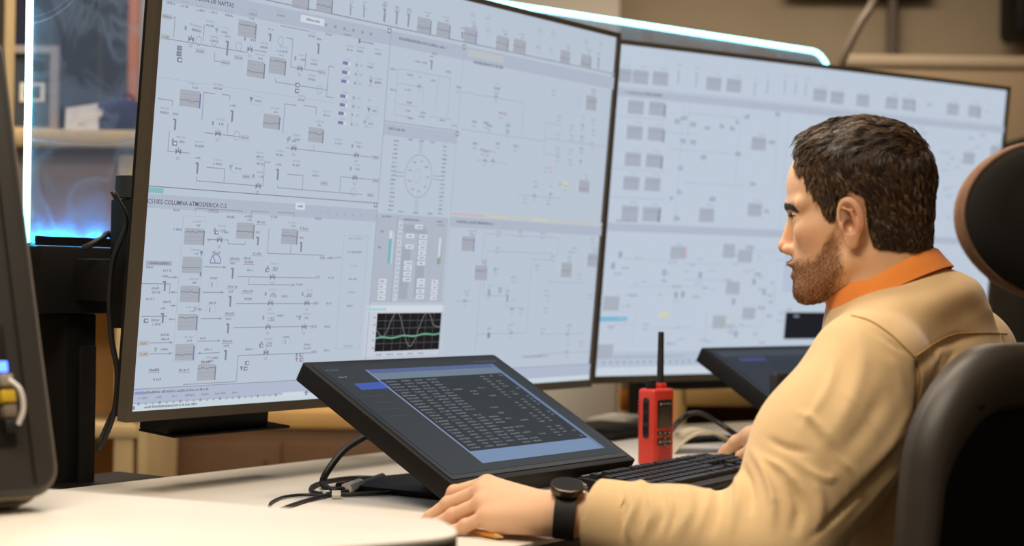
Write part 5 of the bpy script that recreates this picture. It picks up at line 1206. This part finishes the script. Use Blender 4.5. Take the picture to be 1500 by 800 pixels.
# eyes
for s in (1, -1):
    c = HO + (73.5 * hF + s * 31 * hL - 2 * hU) / 1000
    bm = NB(); t = bmesh.new(); bmesh.ops.create_uvsphere(t, u_segments=24, v_segments=16, radius=.0130); merge(bm, t, T(*c))
    e = obj('eyeball', bm, mat('eye_white_%d' % (s + 1), srgb(214, 204, 196), .15, bump=(50, .01, .0001)), person, smooth=True)
    bm = NB(); a = Vector(c) + Vector(hF) * .0118
    cyl(bm, a, a + Vector(hF) * .0009, .0058, .0052, 20); obj('iris', bm, mat('iris_%d' % (s + 1), srgb(62, 48, 36), .12, bump=(50, .01, .0001)), e)

# ---- hair: shell plus clumped locks
def hair_thick(a, l, h):
    top = np.clip((h - 55) / 55, 0, 1); front = np.clip((a - 20) / 60, 0, 1) * top; back = np.clip((-a - 30) / 50, 0, 1)
    fade = np.clip((h + 70) / 75, .15, 1)
    return (4.0 + 6.5 * top + 4.5 * front + 4.5 * back) * fade
msk = hair_mask(GA, GL, GH)
thick = hair_thick(GA, GL, GH)
head_noear = HD
hd = smax(HD - thick * np.clip(msk * .7, -1, 1), -msk * 4.0, 2.0)
hd = smax(hd, -(HD + 3), 1.0)
sv, sq = surface_nets(hd, org, HH)
pn_ = np.stack([sv[:, 0], sv[:, 1], sv[:, 2]], 1)
hair_v = [head_w(sv)]; hair_f = [sq]; hair_c = [np.tile(hairc * .7, (len(sv), 1))]; nvh = len(sv)
# scalp sites
fv = hv[hq]; cen = fv.mean(1); nrm = np.cross(fv[:, 2] - fv[:, 0], fv[:, 3] - fv[:, 1]); nrm /= np.linalg.norm(nrm, axis=1)[:, None] + 1e-9
def sites(mask, n, seed):
    ok = np.where(mask)[0]; r = np.random.default_rng(seed); k = r.choice(ok, size=n, replace=len(ok) < n); return cen[k] + r.normal(size=(len(k), 3)) * .5, nrm[k]
def strands(p, n, flow, length, lift, width, seg, color, curl=0.0, seed=0, droop=0.0, conv=None, phase=None):
    """three-sided tapering locks; arrays in head millimetres"""
    global nvh
    r = np.random.default_rng(seed); N = len(p)
    t = flow - (flow * n).sum(1)[:, None] * n; t /= np.linalg.norm(t, axis=1)[:, None] + 1e-9; b = np.cross(n, t)
    ph = r.uniform(0, 6.28, N) if phase is None else phase; pts = []
    for k in range(seg + 1):
        s = k / seg
        q = p + t * (length * s)[:, None] + n * (lift * np.sin(np.minimum(s * 1.9, 1.57)) * (1 - droop * s ** 2))[:, None] + b * (curl * np.sin(ph + s * 4.0) * s)[:, None]
        if conv is not None: q = q + conv * (.85 * s ** 1.3)
        pts.append(q)
    V_, F_ = [], []
    for k in range(seg + 1):
        w = width * (1 - .8 * (k / seg) ** 1.5)
        for j in range(3):
            an = 2.094 * j; V_.append(pts[k] + (b * math.cos(an) + n * math.sin(an)) * (w[:, None] if hasattr(w, '__len__') else w))
    V_ = np.stack(V_, 1); M_ = 3 * (seg + 1); base = nvh + np.arange(N)[:, None] * M_
    for k in range(seg):
        for j in range(3):
            a0, a1 = 3 * k + j, 3 * k + (j + 1) % 3; F_.append(np.concatenate([base + a0, base + a1, base + a1 + 3, base + a0 + 3], 1))
    hair_v.append(head_w(V_.reshape(-1, 3))); hair_f.append(np.concatenate(F_)); hair_c.append(np.repeat(color, M_, 0)); nvh += N * M_
# sites on the hair shell so the locks cover it
fv2 = sv[sq]; cen2 = fv2.mean(1); n2 = np.cross(fv2[:, 2] - fv2[:, 0], fv2[:, 3] - fv2[:, 1]); n2 /= np.linalg.norm(n2, axis=1)[:, None] + 1e-9
outer = head_field(cen2[:, 0], cen2[:, 1], cen2[:, 2]) > .8
def hair_sites(sel, n, seed):
    ok = np.where(sel & outer)[0]; r = np.random.default_rng(seed); k = r.choice(ok, size=n); return cen2[k] + r.normal(size=(n, 3)) * .7, n2[k], r
def flow_at(p):
    a, l, h = p.T; s = np.sign(l + 1e-6); top = np.clip((h - 62) / 40, 0, 1)[:, None]
    side = np.stack([np.where(a > 30, -.15, -.55) + 0 * a, 0 * a, -np.ones_like(a)], 1)
    up_ = np.stack([np.ones_like(a), s * .55 + .35 * np.sin(a * .09), -.1 + 0 * a], 1)
    f = side * (1 - top) + up_ * top; return f
def clump(p, n, r, cell, amt):
    """pull sites towards cell centres so locks bunch"""
    key = np.floor(p / cell + 17 * np.sin(np.floor(p[:, ::-1] / cell / 1.7))); return p
def pal(N, r, a, b): t = r.uniform(0, 1, N)[:, None] ** 1.5; return np.array(srgb(*a)[:3]) * (1 - t) + np.array(srgb(*b)[:3]) * t
def locks(sel, nclump, per, spread, seed, lenr, liftr, wr, seg, c0, c1, curl, droop, jig, fadef=None, flowfn=None):
    """bunches of hair: every lock shares its bunch's direction, wave and lift"""
    p, n, r = hair_sites(sel, nclump, seed); fl = (flowfn or flow_at)(p); w1, w2 = vnoise(p, .10, seed), vnoise(p, .23, seed + 3)
    fl = fl + np.stack([jig * w2, jig * 1.3 * w1, .3 * jig * w2], 1) + r.normal(size=p.shape) * .14 * jig
    ln = r.uniform(*lenr, nclump); lf = r.uniform(*liftr, nclump); fd = np.ones(nclump) if fadef is None else fadef(p); tone = r.uniform(0, 1, nclump) ** 1.4; ph = r.uniform(0, 6.28, nclump)
    k = np.repeat(np.arange(nclump), per); N = len(k); off = r.normal(size=(N, 3)) * spread; off -= (off * n[k]).sum(1)[:, None] * n[k] * .9
    tt = np.clip(tone[k] + r.normal(size=N) * .18, 0, 1)[:, None]; color = np.array(srgb(*c0)[:3]) * (1 - tt) + np.array(srgb(*c1)[:3]) * tt
    strands(p[k] + off, n[k], fl[k] + r.normal(size=(N, 3)) * .07, ln[k] * r.uniform(.85, 1.1, N) * fd[k], (lf[k] + r.normal(size=N) * .4) * fd[k], r.uniform(*wr, N), seg, color, curl, seed, droop, conv=-off, phase=ph[k] + r.normal(size=N) * .25)
locks(cen2[:, 2] > 64, 640, 12, 2.2, 31, (15, 27), (1.0, 6.0), (.24, .48), 7, (40, 29, 22), (112, 86, 62), 3.2, 1.15, .75)
locks(cen2[:, 2] <= 76, 1600, 9, 1.5, 32, (8, 14), (.4, 3.2), (.20, .38), 4, (48, 35, 26), (142, 114, 86), 1.3, .9, .65, lambda p: np.clip((p[:, 2] + 62) / 80, .35, 1))
locks((cen2[:, 0] > 56) & (cen2[:, 2] > 64) & (cen2[:, 0] < 92), 80, 12, 1.8, 33, (16, 25), (4, 9), (.26, .5), 8, (38, 28, 22), (96, 72, 52), 3.2, 1.7, .5, None, lambda p: np.stack([np.ones(len(p)), .45 * np.sign(p[:, 1]), -.2 + 0 * p[:, 0]], 1))
me = mesh_np('hair', np.concatenate(hair_v), np.concatenate(hair_f)); color_attr(me, np.concatenate(hair_c))
M_hair = attr_mat('hair_brown', .36, spec=.5)
o = link('hair', me, M_hair, person, smooth=True); tag(o, 'short dark brown wavy hair', kind='stuff')
# beard, brows, lashes
hair_v, hair_f, hair_c, nvh = [], [], [], 0
bmv = beard_mask(cen[:, 0], cen[:, 1], cen[:, 2])
r = np.random.default_rng(21); p, n_ = sites(bmv > r.uniform(-.1, 1.1, len(bmv)), 6400, 4)
fl = np.stack([.35 + 0 * p[:, 0], .25 * np.sign(p[:, 1]), -np.ones(len(p))], 1) + r.normal(size=p.shape) * .35
strands(p, n_, fl, r.uniform(2.5, 5.5, len(p)), r.uniform(.6, 2.2, len(p)), r.uniform(.13, .25, len(p)), 2, pal(len(p), r, (84, 53, 31), (184, 126, 76)), .3, 14, .3)
me = mesh_np('beard', np.concatenate(hair_v), np.concatenate(hair_f)); color_attr(me, np.concatenate(hair_c))
o = link('beard', me, attr_mat('beard_brown', .5, spec=.3), person, smooth=True); tag(o, 'short reddish brown beard', kind='stuff')
hair_v, hair_f, hair_c, nvh = [], [], [], 0
a, l, h = cen.T; b_ = np.abs(l)
sel = (a > 66) & (b_ > 10) & (b_ < 46) & (np.abs(h - (16.0 - (b_ - 10) * .10 - ((b_ - 26) / 14) ** 2)) < 4.2)
p, n_ = sites(sel, 1300, 5); fl = np.stack([-.35 + 0 * p[:, 0], np.sign(p[:, 1]), .25 + 0 * p[:, 0]], 1); fl[:, 2] = -.15
r = np.random.default_rng(6); strands(p, n_, fl, r.uniform(4, 6.5, len(p)), r.uniform(.4, 1.3, len(p)), r.uniform(.2, .34, len(p)), 2, pal(len(p), r, (40, 29, 22), (76, 55, 40)), .2, 15, .4)
sel = (a > 78) & (b_ > 22) & (b_ < 45) & (np.abs(h - 1.5) < 1.8)
if sel.sum() > 5:
    p, n_ = sites(sel, 160, 7); fl = np.stack([np.ones(len(p)), .3 * np.sign(p[:, 1]), .15 + 0 * p[:, 0]], 1)
    strands(p, n_, fl, r.uniform(5, 8, len(p)), r.uniform(.2, 2.0, len(p)), .2 + 0 * p[:, 0], 2, pal(len(p), r, (24, 18, 16), (40, 30, 24)), .2, 16, .2)
me = mesh_np('eyebrows', np.concatenate(hair_v), np.concatenate(hair_f)); color_attr(me, np.concatenate(hair_c))
o = link('eyebrows', me, M_hair, person, smooth=True); tag(o, 'dark eyebrows and lashes', kind='stuff')

# ---- shirt
def shirt_field(X, Y, Z):
    d = smin(body_core(X, Y, Z, .012), neck_roll(X, Y, Z), .045)
    armR = smin(cap(X, Y, Z, shR, elR, .078, .066), cap(X, Y, Z, elR, wrR, .062, .046), .03)
    d = smin(d, armR, .035)
    ua = smin(cap(X, Y, Z, shL, shL + (elL - shL) * .45, .076, .082), cap(X, Y, Z, shL + (elL - shL) * .4, elL, .081, .070), .03)
    fa = smin(cap(X, Y, Z, elL, elL + (wrL - elL) * .5, .068, .058), cap(X, Y, Z, elL + (wrL - elL) * .5, wrL + (wrL - elL) * .11, .058, .0425), .02)
    d = smin(d, smin(ua, fa, .022), .012)
    # open the neck and both cuffs, cut the hem at the seat
    nkc = HO + (-36 * hF * 1.0 - 150 * hU) / 1000
    d = smax(d, -cap(X, Y, Z, HO + (-28 * hF - 60 * hU) / 1000, HO + (-34 * hF - 140 * hU) / 1000, .060, .060), .006)
    for w, e in ((wrL, elL), (wrR, elR)):
        ax = (w - e) / np.linalg.norm(w - e); pl = (X - w[0]) * ax[0] + (Y - w[1]) * ax[1] + (Z - w[2]) * ax[2]; near = np.sqrt((X - w[0]) ** 2 + (Y - w[1]) ** 2 + (Z - w[2]) ** 2) < .13
        lim = .006 if w is wrL else .0
        d = np.where(near, np.maximum(d, pl - lim), d)
        d = np.where(near, smax(d, -(cap(X, Y, Z, w - ax * .03, w + ax * .1, .034 if w is wrL else .032)), .004), d)
    d = np.maximum(d, -(Z - .50)); return d
SHh = .004
lo, hi = bounds([pel, NK, shL, shR, elL, wrL, elR, wrR], .12); lo[2] = .49
svv, sqq = sdf_mesh(shirt_field, lo, hi, SHh)
# folds: ridges (+) and creases (-) laid along the cloth where the photograph shows them
def tri_normals(V, Q):
    fn = np.cross(V[Q[:, 2]] - V[Q[:, 0]], V[Q[:, 3]] - V[Q[:, 1]]); N = np.zeros_like(V)
    for k in range(4): np.add.at(N, Q[:, k], fn)
    return N / (np.linalg.norm(N, axis=1)[:, None] + 1e-12)
FOLDS = [  # polyline in photo pixels, half width px, height mm
    ([(1248, 478), (1262, 530), (1240, 600), (1190, 680)], 14, 1.8), ([(1225, 515), (1212, 570), (1165, 640)], 9, 1.6), ([(1300, 560), (1270, 620), (1215, 690)], 16, -2.2), ([(1222, 560), (1260, 600), (1292, 645)], 6, 1.2),
    ([(1326, 560), (1330, 610), (1300, 660), (1240, 720)], 12, 2.2), ([(1180, 612), (1232, 690)], 9, -1.6), ([(1150, 665), (1205, 700), (1230, 692)], 7, 2.2),
    ([(1096, 650), (1120, 690), (1132, 735), (1130, 780)], 7, 4.2), ([(1078, 665), (1098, 712), (1100, 760)], 7, -4.2), ([(1068, 672), (1082, 720), (1070, 790)], 7, 3.6), ([(1050, 682), (1056, 730), (1040, 790)], 8, -3.0),
    ([(1150, 700), (1170, 740), (1160, 790)], 9, -3.4), ([(1185, 690), (1200, 730), (1195, 790)], 10, 2.8), ([(1000, 695), (1012, 740), (990, 795)], 8, 2.0), ([(960, 700), (972, 745), (955, 795)], 8, -2.2), ([(925, 700), (935, 730), (920, 770), (925, 798)], 7, 3.4), ([(905, 705), (912, 745), (908, 795)], 6, -3.0),
    ([(918, 692), (934, 702), (950, 718)], 7, 6.5), ([(1340, 560), (1352, 530), (1395, 500), (1440, 492)], 8, -2.5), ([(1360, 560), (1372, 520), (1392, 505)], 6, 2.6), ([(1380, 545), (1400, 512)], 5, -2.0),
    ([(1326, 640), (1290, 690), (1240, 740), (1180, 795)], 5, -7.0), ([(1340, 660), (1290, 715), (1225, 795)], 8, 2.6), ([(1165, 600), (1196, 620), (1222, 660)], 6, 2.4), ([(1120, 640), (1150, 655), (1190, 665)], 6, -2.6), ([(1110, 665), (1150, 690), (1180, 730)], 6, 2.8), ([(1030, 690), (1040, 725), (1020, 790)], 6, 2.6), ([(985, 698), (992, 740), (975, 795)], 6, -2.4), ([(945, 705), (955, 750), (938, 796)], 6, 2.4), ([(1215, 660), (1250, 690), (1262, 720)], 7, 2.0), ([(1255, 465), (1300, 500), (1338, 522)], 3.5, -1.5), ([(1338, 522), (1346, 545), (1338, 600), (1310, 650)], 4, -2.2), ([(1290, 520), (1316, 545), (1322, 600)], 9, 1.0), ([(1390, 400), (1430, 440), (1470, 470)], 16, 1.5)]
def apply_folds(V, Q):
    N = tri_normals(V, Q); px = pix(V); view = CAM - V; view /= np.linalg.norm(view, axis=1)[:, None]; face = np.clip(((N * view).sum(1) + .1) / .5, 0, 1)
    disp = np.zeros(len(V))
    for pts, w, hgt in FOLDS:
        pts = np.array(spline([np.array(q, float) for q in pts], 5)); best = np.full(len(V), 1e9); tt = np.zeros(len(V)); n = len(pts) - 1
        near = (px[:, 0] > pts[:, 0].min() - 4 * w) & (px[:, 0] < pts[:, 0].max() + 4 * w) & (px[:, 1] > pts[:, 1].min() - 4 * w) & (px[:, 1] < pts[:, 1].max() + 4 * w)
        K = np.where(near)[0]; q = px[K]; bd = np.full(len(K), 1e9); bt = np.zeros(len(K))
        for i in range(n):
            a, d = pts[i], pts[i + 1] - pts[i]; t = np.clip(((q - a) @ d) / (d @ d), 0, 1); e = np.linalg.norm(q - a - t[:, None] * d, axis=1); m = e < bd; bd[m] = e[m]; bt[m] = (i + t[m]) / n
        taper = np.clip(np.minimum(bt, 1 - bt) * 3, .08, 1); disp[K] += 1.7 * hgt / 1000 * np.exp(-(bd / (w * .8)) ** 2) * taper
    disp = disp * face
    # soft all-round crumple, stronger along the sleeves
    dl = np.minimum(np.linalg.norm(V - elL, axis=1), np.linalg.norm(V - elR, axis=1)); disp += .0022 * vnoise(V, 42, 2) * np.exp(-(dl / .20) ** 2) + .0014 * vnoise(V, 30, 9) + .0009 * vnoise(V, 75, 4) + .0016 * np.abs(vnoise(V, 55, 14)) * np.exp(-(np.linalg.norm(V - shL, axis=1) / .32) ** 2)
    return V + N * disp[:, None]
svv = apply_folds(svv, sqq)
svv[:, 2] = np.where((svv[:, 2] < DESK + .001) & (svv[:, 0] < .34), np.maximum(svv[:, 2], DESK + .001 - .2 * np.maximum(0, (Lbl + nL * eF - svv) @ nL)), svv[:, 2])
me = mesh_np('shirt', svv, sqq)
M_shirt = mat('cream_cotton', srgb(226, 194, 146), .85, noise=(14, srgb(216, 182, 132), .5), bump=(1400, .35, .0006), sheen=.25, spec=.25)
shirt = link('shirt', me, M_shirt, person, smooth=True); tag(shirt, 'cream cotton work shirt')
bvh = BVHTree.FromPolygons([tuple(v) for v in svv], sqq.tolist())
def on_shirt(px, py, lift=.0006):
    r = Vector(cF + cR * ((px - 750) / FPX) + cU * ((400 - py) / FPX)).normalized(); loc, nor, i, dd = bvh.ray_cast(Vector(CAM), r)
    return None if loc is None else np.array(loc - r * lift)
M_seam = mat('seam_thread', srgb(186, 146, 92), .9, bump=(800, .3, .0005))
def seam(pts, w=.0012):
    q = [on_shirt(*p) for p in spline([np.array(p, float) for p in pts], 9)]; q = [p for p in q if p is not None]
    if len(q) > 3:
        bm = NB(); tube(bm, q, w, 6); obj('seam', bm, M_seam, shirt, smooth=True)
seam([(1247, 462), (1275, 470), (1305, 490), (1328, 512), (1340, 524)]); seam([(1340, 524), (1346, 545), (1344, 570), (1338, 600)])
seam([(1342, 522), (1370, 503), (1398, 490), (1440, 488), (1475, 489)], .0010)
# cuff
axc = (wrL - elL) / np.linalg.norm(wrL - elL)
def ring3(c, ax, r, n=36, sq=1.0):
    ax = np.array(ax); s = np.cross(ax, UP); s /= np.linalg.norm(s); t = np.cross(s, ax); return [c + (s * math.cos(2 * math.pi * k / n) + t * math.sin(2 * math.pi * k / n) * sq) * r for k in range(n)]
def band(bm, rings):
    R_ = [[bm.verts.new(tuple(p)) for p in r] for r in rings]
    for A1_, B1_ in zip(R_, R_[1:] + R_[:1]):
        for k in range(len(A1_)): bm.faces.new((A1_[k], A1_[(k + 1) % len(A1_)], B1_[(k + 1) % len(B1_)], B1_[k]))
bm = NB(); cW = wrL + axc * .007
band(bm, [ring3(cW - axc * .045, axc, .0475), ring3(cW - axc * .02, axc, .0462), ring3(cW + axc * .0, axc, .0452), ring3(cW + axc * .001, axc, .0430), ring3(cW - axc * .02, axc, .0435), ring3(cW - axc * .045, axc, .0440)])
obj('cuff', bm, M_shirt, shirt, smooth=50)
# orange collar: folded band round the neck, lower at the front
def cring(h, ra, rb, sh=.004, n=56): return [cc0 + cup * h + cfx * (ra * math.cos(2 * math.pi * k / n) + sh) + cl * rb * math.sin(2 * math.pi * k / n) for k in range(n)]
bm = NB(); band(bm, [cring(-.022, .074, .068), cring(.002, .0745, .0700), cring(.011, .0760, .0715), cring(.0135, .0780, .0735), cring(.011, .0800, .0755), cring(-.004, .0840, .0795), cring(-.017, .0880, .083), cring(-.0175, .0855, .080), cring(-.004, .0800, .074)])
M_orange = mat('orange_cotton', srgb(244, 146, 58), .8, noise=(40, srgb(236, 134, 50), .5), bump=(1400, .35, .0005), sheen=.2)
obj('collar', bm, M_orange, shirt, smooth=60)

# ---- trousers and shoes (below the desk)
hipL, hipR = pel + lB * .09, pel - lB * .09
for h_ in (hipL, hipR): h_[2] = .53
knL = hipL + fB * .40 + lB * .03; knR = hipR + fB * .40 - lB * .03; knL[2] = knR[2] = .50
anL = knL + fB * .05; anR = knR + fB * .05; anL[2] = anR[2] = .10
def trous(X, Y, Z):
    d = cap(X, Y, Z, hipL - fB * .03, hipR - fB * .03, .105)
    for h_, k_, a_ in ((hipL, knL, anL), (hipR, knR, anR)):
        d = smin(d, smin(cap(X, Y, Z, h_, k_, .088, .066), cap(X, Y, Z, k_, a_, .064, .052), .02), .03)
    d = np.maximum(d, -(Z - .075)); return np.maximum(d, Z - .66)
vv, qq = sdf_mesh(trous, *bounds([hipL, hipR, knL, knR, anL, anR], .13), .010)
link('trousers', mesh_np('trousers', vv, qq), mat('navy_trousers', srgb(44, 46, 58), .9, bump=(900, .3, .0006)), person, smooth=True)
for a_ in (anL, anR):
    bm = NB(); q = np.array([a_[0], a_[1], 0]) + fB * .05; Mq = frame(q, np.array([fB[1], -fB[0], 0]), fB, UP); sellip(bm, .045, .135, .085, .022); box(bm, (0, 0, .0115), (.088, .268, .022), .009); bm.transform(Mq)
    obj('shoe', bm, M_rubber, person, smooth=50)

# ================================================================== watch and pencil
axw = (wrL - JL['wrist']); axw = (P(870, 757, 2.05) - P(815, 751, 2.055)); axw /= np.linalg.norm(axw); cw = P(829, 753, 2.052)
watch = thing('wristwatch', 'black smartwatch with round dark dial on the man\'s near wrist', 'watch', T(*cw))
cen0 = np.zeros(3)
bm = NB(); band(bm, [ring3(cen0 - axw * .0130, axw, .0292), ring3(cen0 - axw * .0125, axw, .0305), ring3(cen0 + axw * .0125, axw, .0318), ring3(cen0 + axw * .0130, axw, .0303)]); obj('strap', bm, M_rubber, watch, smooth=40)
wu = UP * .93 - np.array([0, 1, 0]) * .30; wu = wu - axw * (wu @ axw); wu /= np.linalg.norm(wu); wsd = np.cross(wu, axw)
Mw = frame(wu * .0295, axw, wsd, wu)
if Mw.to_3x3().determinant() < 0: Mw = frame(wu * .0295, axw, -wsd, wu)
bm = NB(); lathe(bm, [(.018, 0), (.0212, .002), (.0215, .007), (.0205, .0095), (.0195, .0098), (.0192, .0090)], 40, Mw); obj('case', bm, mat('watch_case', srgb(88, 78, 68), .25, metal=.9, bump=(300, .03, .0002)), watch)
bm = NB(); lathe(bm, [(.0005, .0095), (.0192, .0094), (.0192, .0090), (.0005, .0090)], 40, Mw); obj('dial_glass', bm, mat('watch_glass', srgb(40, 42, 46), .08, bump=(10, .005, .0005)), watch)
for an in (-.4, .45):
    bm = NB(); c_, s_ = math.cos(an), math.sin(an); cyl(bm, Mw @ Vector((c_ * .0205, s_ * .0205, .005)), Mw @ Vector((c_ * .0240, s_ * .0240, .005)), .0024, n=12); obj('crown', bm, mat('watch_steel_%d' % int(an * 10), srgb(150, 140, 128), .25, metal=.9, bump=(300, .03, .0002)), watch)
pa, pb = Pz(737, 787, DESK + .005), Pz(672, 774, DESK + .005); pd = (pb - pa) / np.linalg.norm(pb - pa)
pencil = thing('pencil', 'orange pencil lying under the man\'s near hand', 'pencil', T(*pa))
z0 = np.zeros(3)
bm = NB(); cyl(bm, z0 + pd * .014, z0 + pd * .095, .0038, n=6); obj('barrel', bm, mat('pencil_orange', srgb(230, 150, 40), .4, bump=(300, .05, .0003)), pencil)
bm = NB(); cyl(bm, z0, z0 + pd * .0138, .0006, .0036, n=12); obj('tip', bm, mat('pencil_wood', srgb(220, 176, 110), .6, bump=(300, .05, .0003)), pencil)
# ================================================================== office chair
fC = np.array([-.69, .72, 0]); fC /= np.linalg.norm(fC); rC = np.array([fC[1], -fC[0], 0])
C0 = np.array([.625, 1.985, 0])
Mc = frame(C0, rC, fC, UP)
chair = thing('office_chair', 'high-back office chair with grey frame, black mesh and headrest', 'chair', Mc)
M_cframe = mat('chair_frame_grey', srgb(58, 51, 44), .46, noise=(30, srgb(53, 47, 41), .5), bump=(500, .06, .0003))
M_mesh = mat('chair_mesh', srgb(19, 17, 16), .85, bump=(900, .5, .001))
M_seatf = mat('seat_fabric', srgb(26, 24, 24), .9, bump=(700, .4, .001))
M_tanfab = mat('headrest_fabric', srgb(150, 116, 92), .9, noise=(90, srgb(128, 98, 78), .6), bump=(700, .5, .001))
def wrap(x): return .85 * x * x * .55
def outline(w_top, w_bot, z0, z1, r, n=64):
    """closed rounded outline, wider at the bottom"""
    pts = rrect(-1, -1, 1, 1, r, n // 4 - 1); out = []
    for (x, z) in pts:
        t = (z + 1) / 2; w = w_bot + (w_top - w_bot) * t ** 1.5; out.append((x * w, z0 + (z1 - z0) * t))
    return out
zc0, zc1 = .50, 1.012
oA = outline(.222, .272, zc0, zc1, .52); oI = outline(.186, .246, zc0 + .06, zc1 - .074, .52)
bm = NB(); sec = [(1.0, .012), (1.012, -.004), (.97, -.022), (.75, -.031), (.45, -.030), (.15, -.020), (.0, -.006), (.02, .008), (.5, .014)]
rings = []
for (a_, b_) in zip(oA, oI):
    ring = []
    for t, y in sec:
        x = b_[0] + (a_[0] - b_[0]) * t; z = b_[1] + (a_[1] - b_[1]) * t
        ring.append(bm.verts.new((x, y + wrap(x) - .05 * (z - .75) ** 2, z)))
    rings.append(ring)
for i in range(len(rings)):
    A_, B_ = rings[i], rings[(i + 1) % len(rings)]
    for k in range(len(sec)): bm.faces.new((A_[k], A_[(k + 1) % len(sec)], B_[(k + 1) % len(sec)], B_[k]))
bk = obj('backrest_frame', bm, M_cframe, chair, smooth=True)
q = (-.170, wrap(.170) - .0335, .945); bm = NB(); cyl(bm, (q[0], q[1] - .001, q[2]), (q[0], q[1] + .004, q[2]), .0035, n=12); obj('screw_hole', bm, M_matt, bk)
bm = NB(); cols = []
N_, K_ = 24, 20
oM = outline(.192, .252, zc0 + .054, zc1 - .068, .52)
zz0, zz1 = zc0 + .054, zc1 - .068
for i in range(K_ + 1):
    z = zz0 + (zz1 - zz0) * i / K_
    xs = [p[0] for p in oM if abs(p[1] - z) < .02] or [0.1]
    wmax = 0
    for (p, q_) in zip(oM, oM[1:] + oM[:1]):
        if (p[1] - z) * (q_[1] - z) <= 0 and abs(p[1] - q_[1]) > 1e-9:
            t = (z - p[1]) / (q_[1] - p[1]); wmax = max(wmax, p[0] + (q_[0] - p[0]) * t)
    wmax = max(wmax, .01)
    cols.append([bm.verts.new((x, wrap(x) + .002 - .05 * (z - .75) ** 2, z)) for x in np.linspace(-wmax, wmax, N_)])
for A_, B_ in zip(cols, cols[1:]):
    for k in range(N_ - 1): bm.faces.new((A_[k], A_[k + 1], B_[k + 1], B_[k]))
bmesh.ops.solidify(bm, geom=list(bm.faces), thickness=.006)
obj('mesh_panel', bm, M_mesh, chair, smooth=True)
# headrest
HZ = 1.153; hw, hh = .158, .0935
Mh = T(-.012, -.012, HZ) @ RX(math.radians(-4))
def disc(prof, n=56):
    """prof: (radius fraction, y) ; oval disc facing +y"""
    b = NB(); rr_ = []
    for (r, y) in prof:
        rr_.append([b.verts.new((hw * r * math.cos(2 * math.pi * k / n), y + .9 * (hw * r * math.cos(2 * math.pi * k / n)) ** 2, hh * r * math.sin(2 * math.pi * k / n))) for k in range(n)])
    for A_, B_ in zip(rr_, rr_[1:]):
        for k in range(n): b.faces.new((A_[k], A_[(k + 1) % n], B_[(k + 1) % n], B_[k]))
    b.faces.new(rr_[0][::-1]); b.faces.new(rr_[-1]); return b
hr = obj('headrest_cushion', disc([(.90, -.004), (.985, .001), (1.0, .006), (.985, .011), (.9, .016), (.6, .019), (.02, .019)]), M_tanfab, chair, Mh, smooth=True)
obj('headrest_shell', disc([(.02, -.020), (.38, -.020), (.42, -.017), (.7, -.015), (.90, -.009), (.955, -.002), (.95, .003), (.02, .002)]), mat('headrest_plastic', srgb(44, 41, 39), .6, spec=.3, bump=(500, .1, .0004)), chair, Mh, smooth=40)
obj('shell_cap', disc([(.02, -.0265), (.40, -.026), (.445, -.022), (.45, -.0165), (.02, -.016)]), M_rubber, chair, Mh, smooth=40)
b = NB(); n = 150
for k in range(n):
    a_ = 2 * math.pi * k / n; x = hw * .972 * math.cos(a_); z = hh * .972 * math.sin(a_); y = .0005 + .9 * x * x
    t2 = bmesh.new(); bmesh.ops.create_uvsphere(t2, u_segments=6, v_segments=4, radius=.0030); merge(b, t2, T(x, y, z) @ Matrix.Diagonal((1, 1, 1, 1)))
obj('stitched_piping', b, M_tanfab, hr, smooth=True)
bm = NB(); tube(bm, spline([(0, -.050, .86), (0, -.056, .98), (0, -.052, 1.08), (0, -.048, 1.15)], 6), .016, 12); obj('headrest_post', bm, M_black, chair)
bm = NB(); box(bm, (0, -.048, 1.15), (.06, .02, .05), .006); obj('headrest_hinge', bm, M_black, chair)
# spine, seat, base
bm = NB(); tube(bm, spline([(0, -.05, .90), (0, -.062, .70), (0, -.045, .50), (0, .05, .40), (0, .20, .385)], 6), .024, 12); obj('spine', bm, M_black, chair)
bm = NB(); prism(bm, rrect(-.25, .04, .25, .53, .10, 8), .405, .468, .022, None, 3); obj('seat', bm, M_seatf, chair)
bm = NB(); prism(bm, rrect(-.22, .07, .22, .50, .08, 8), .375, .404, .006); obj('seat_pan', bm, M_black, chair)
bm = NB(); cyl(bm, (0, .28, .10), (0, .28, .375), .026); cyl(bm, (0, .28, .08), (0, .28, .24), .034); obj('gas_column', bm, M_black, chair)
bm = NB(); lathe(bm, [(.05, .075), (.055, .09), (.05, .12), (.034, .125)], 24, T(0, .28, 0)); obj('hub', bm, M_black, chair)
for k in range(5):
    a_ = 2 * math.pi * k / 5 + .3; c, s = math.cos(a_), math.sin(a_)
    bm = NB(); tube(bm, [(c * .03, .28 + s * .03, .10), (c * .17, .28 + s * .17, .09), (c * .31, .28 + s * .31, .075)], [.024, .02, .016], 10); obj('star_leg', bm, M_black, chair)
    bm = NB()
    for sg in (-1, 1):
        o_ = Vector((-s * .014 * sg, c * .014 * sg, 0)); p_ = Vector((c * .31, .28 + s * .31, .028)); cyl(bm, p_ + o_ - Vector((-s, c, 0)) * .008, p_ + o_ + Vector((-s, c, 0)) * .008, .0278, n=18)
    cyl(bm, (c * .31, .28 + s * .31, .028), (c * .31, .28 + s * .31, .07), .007, n=10); obj('caster', bm, M_rubber, chair)
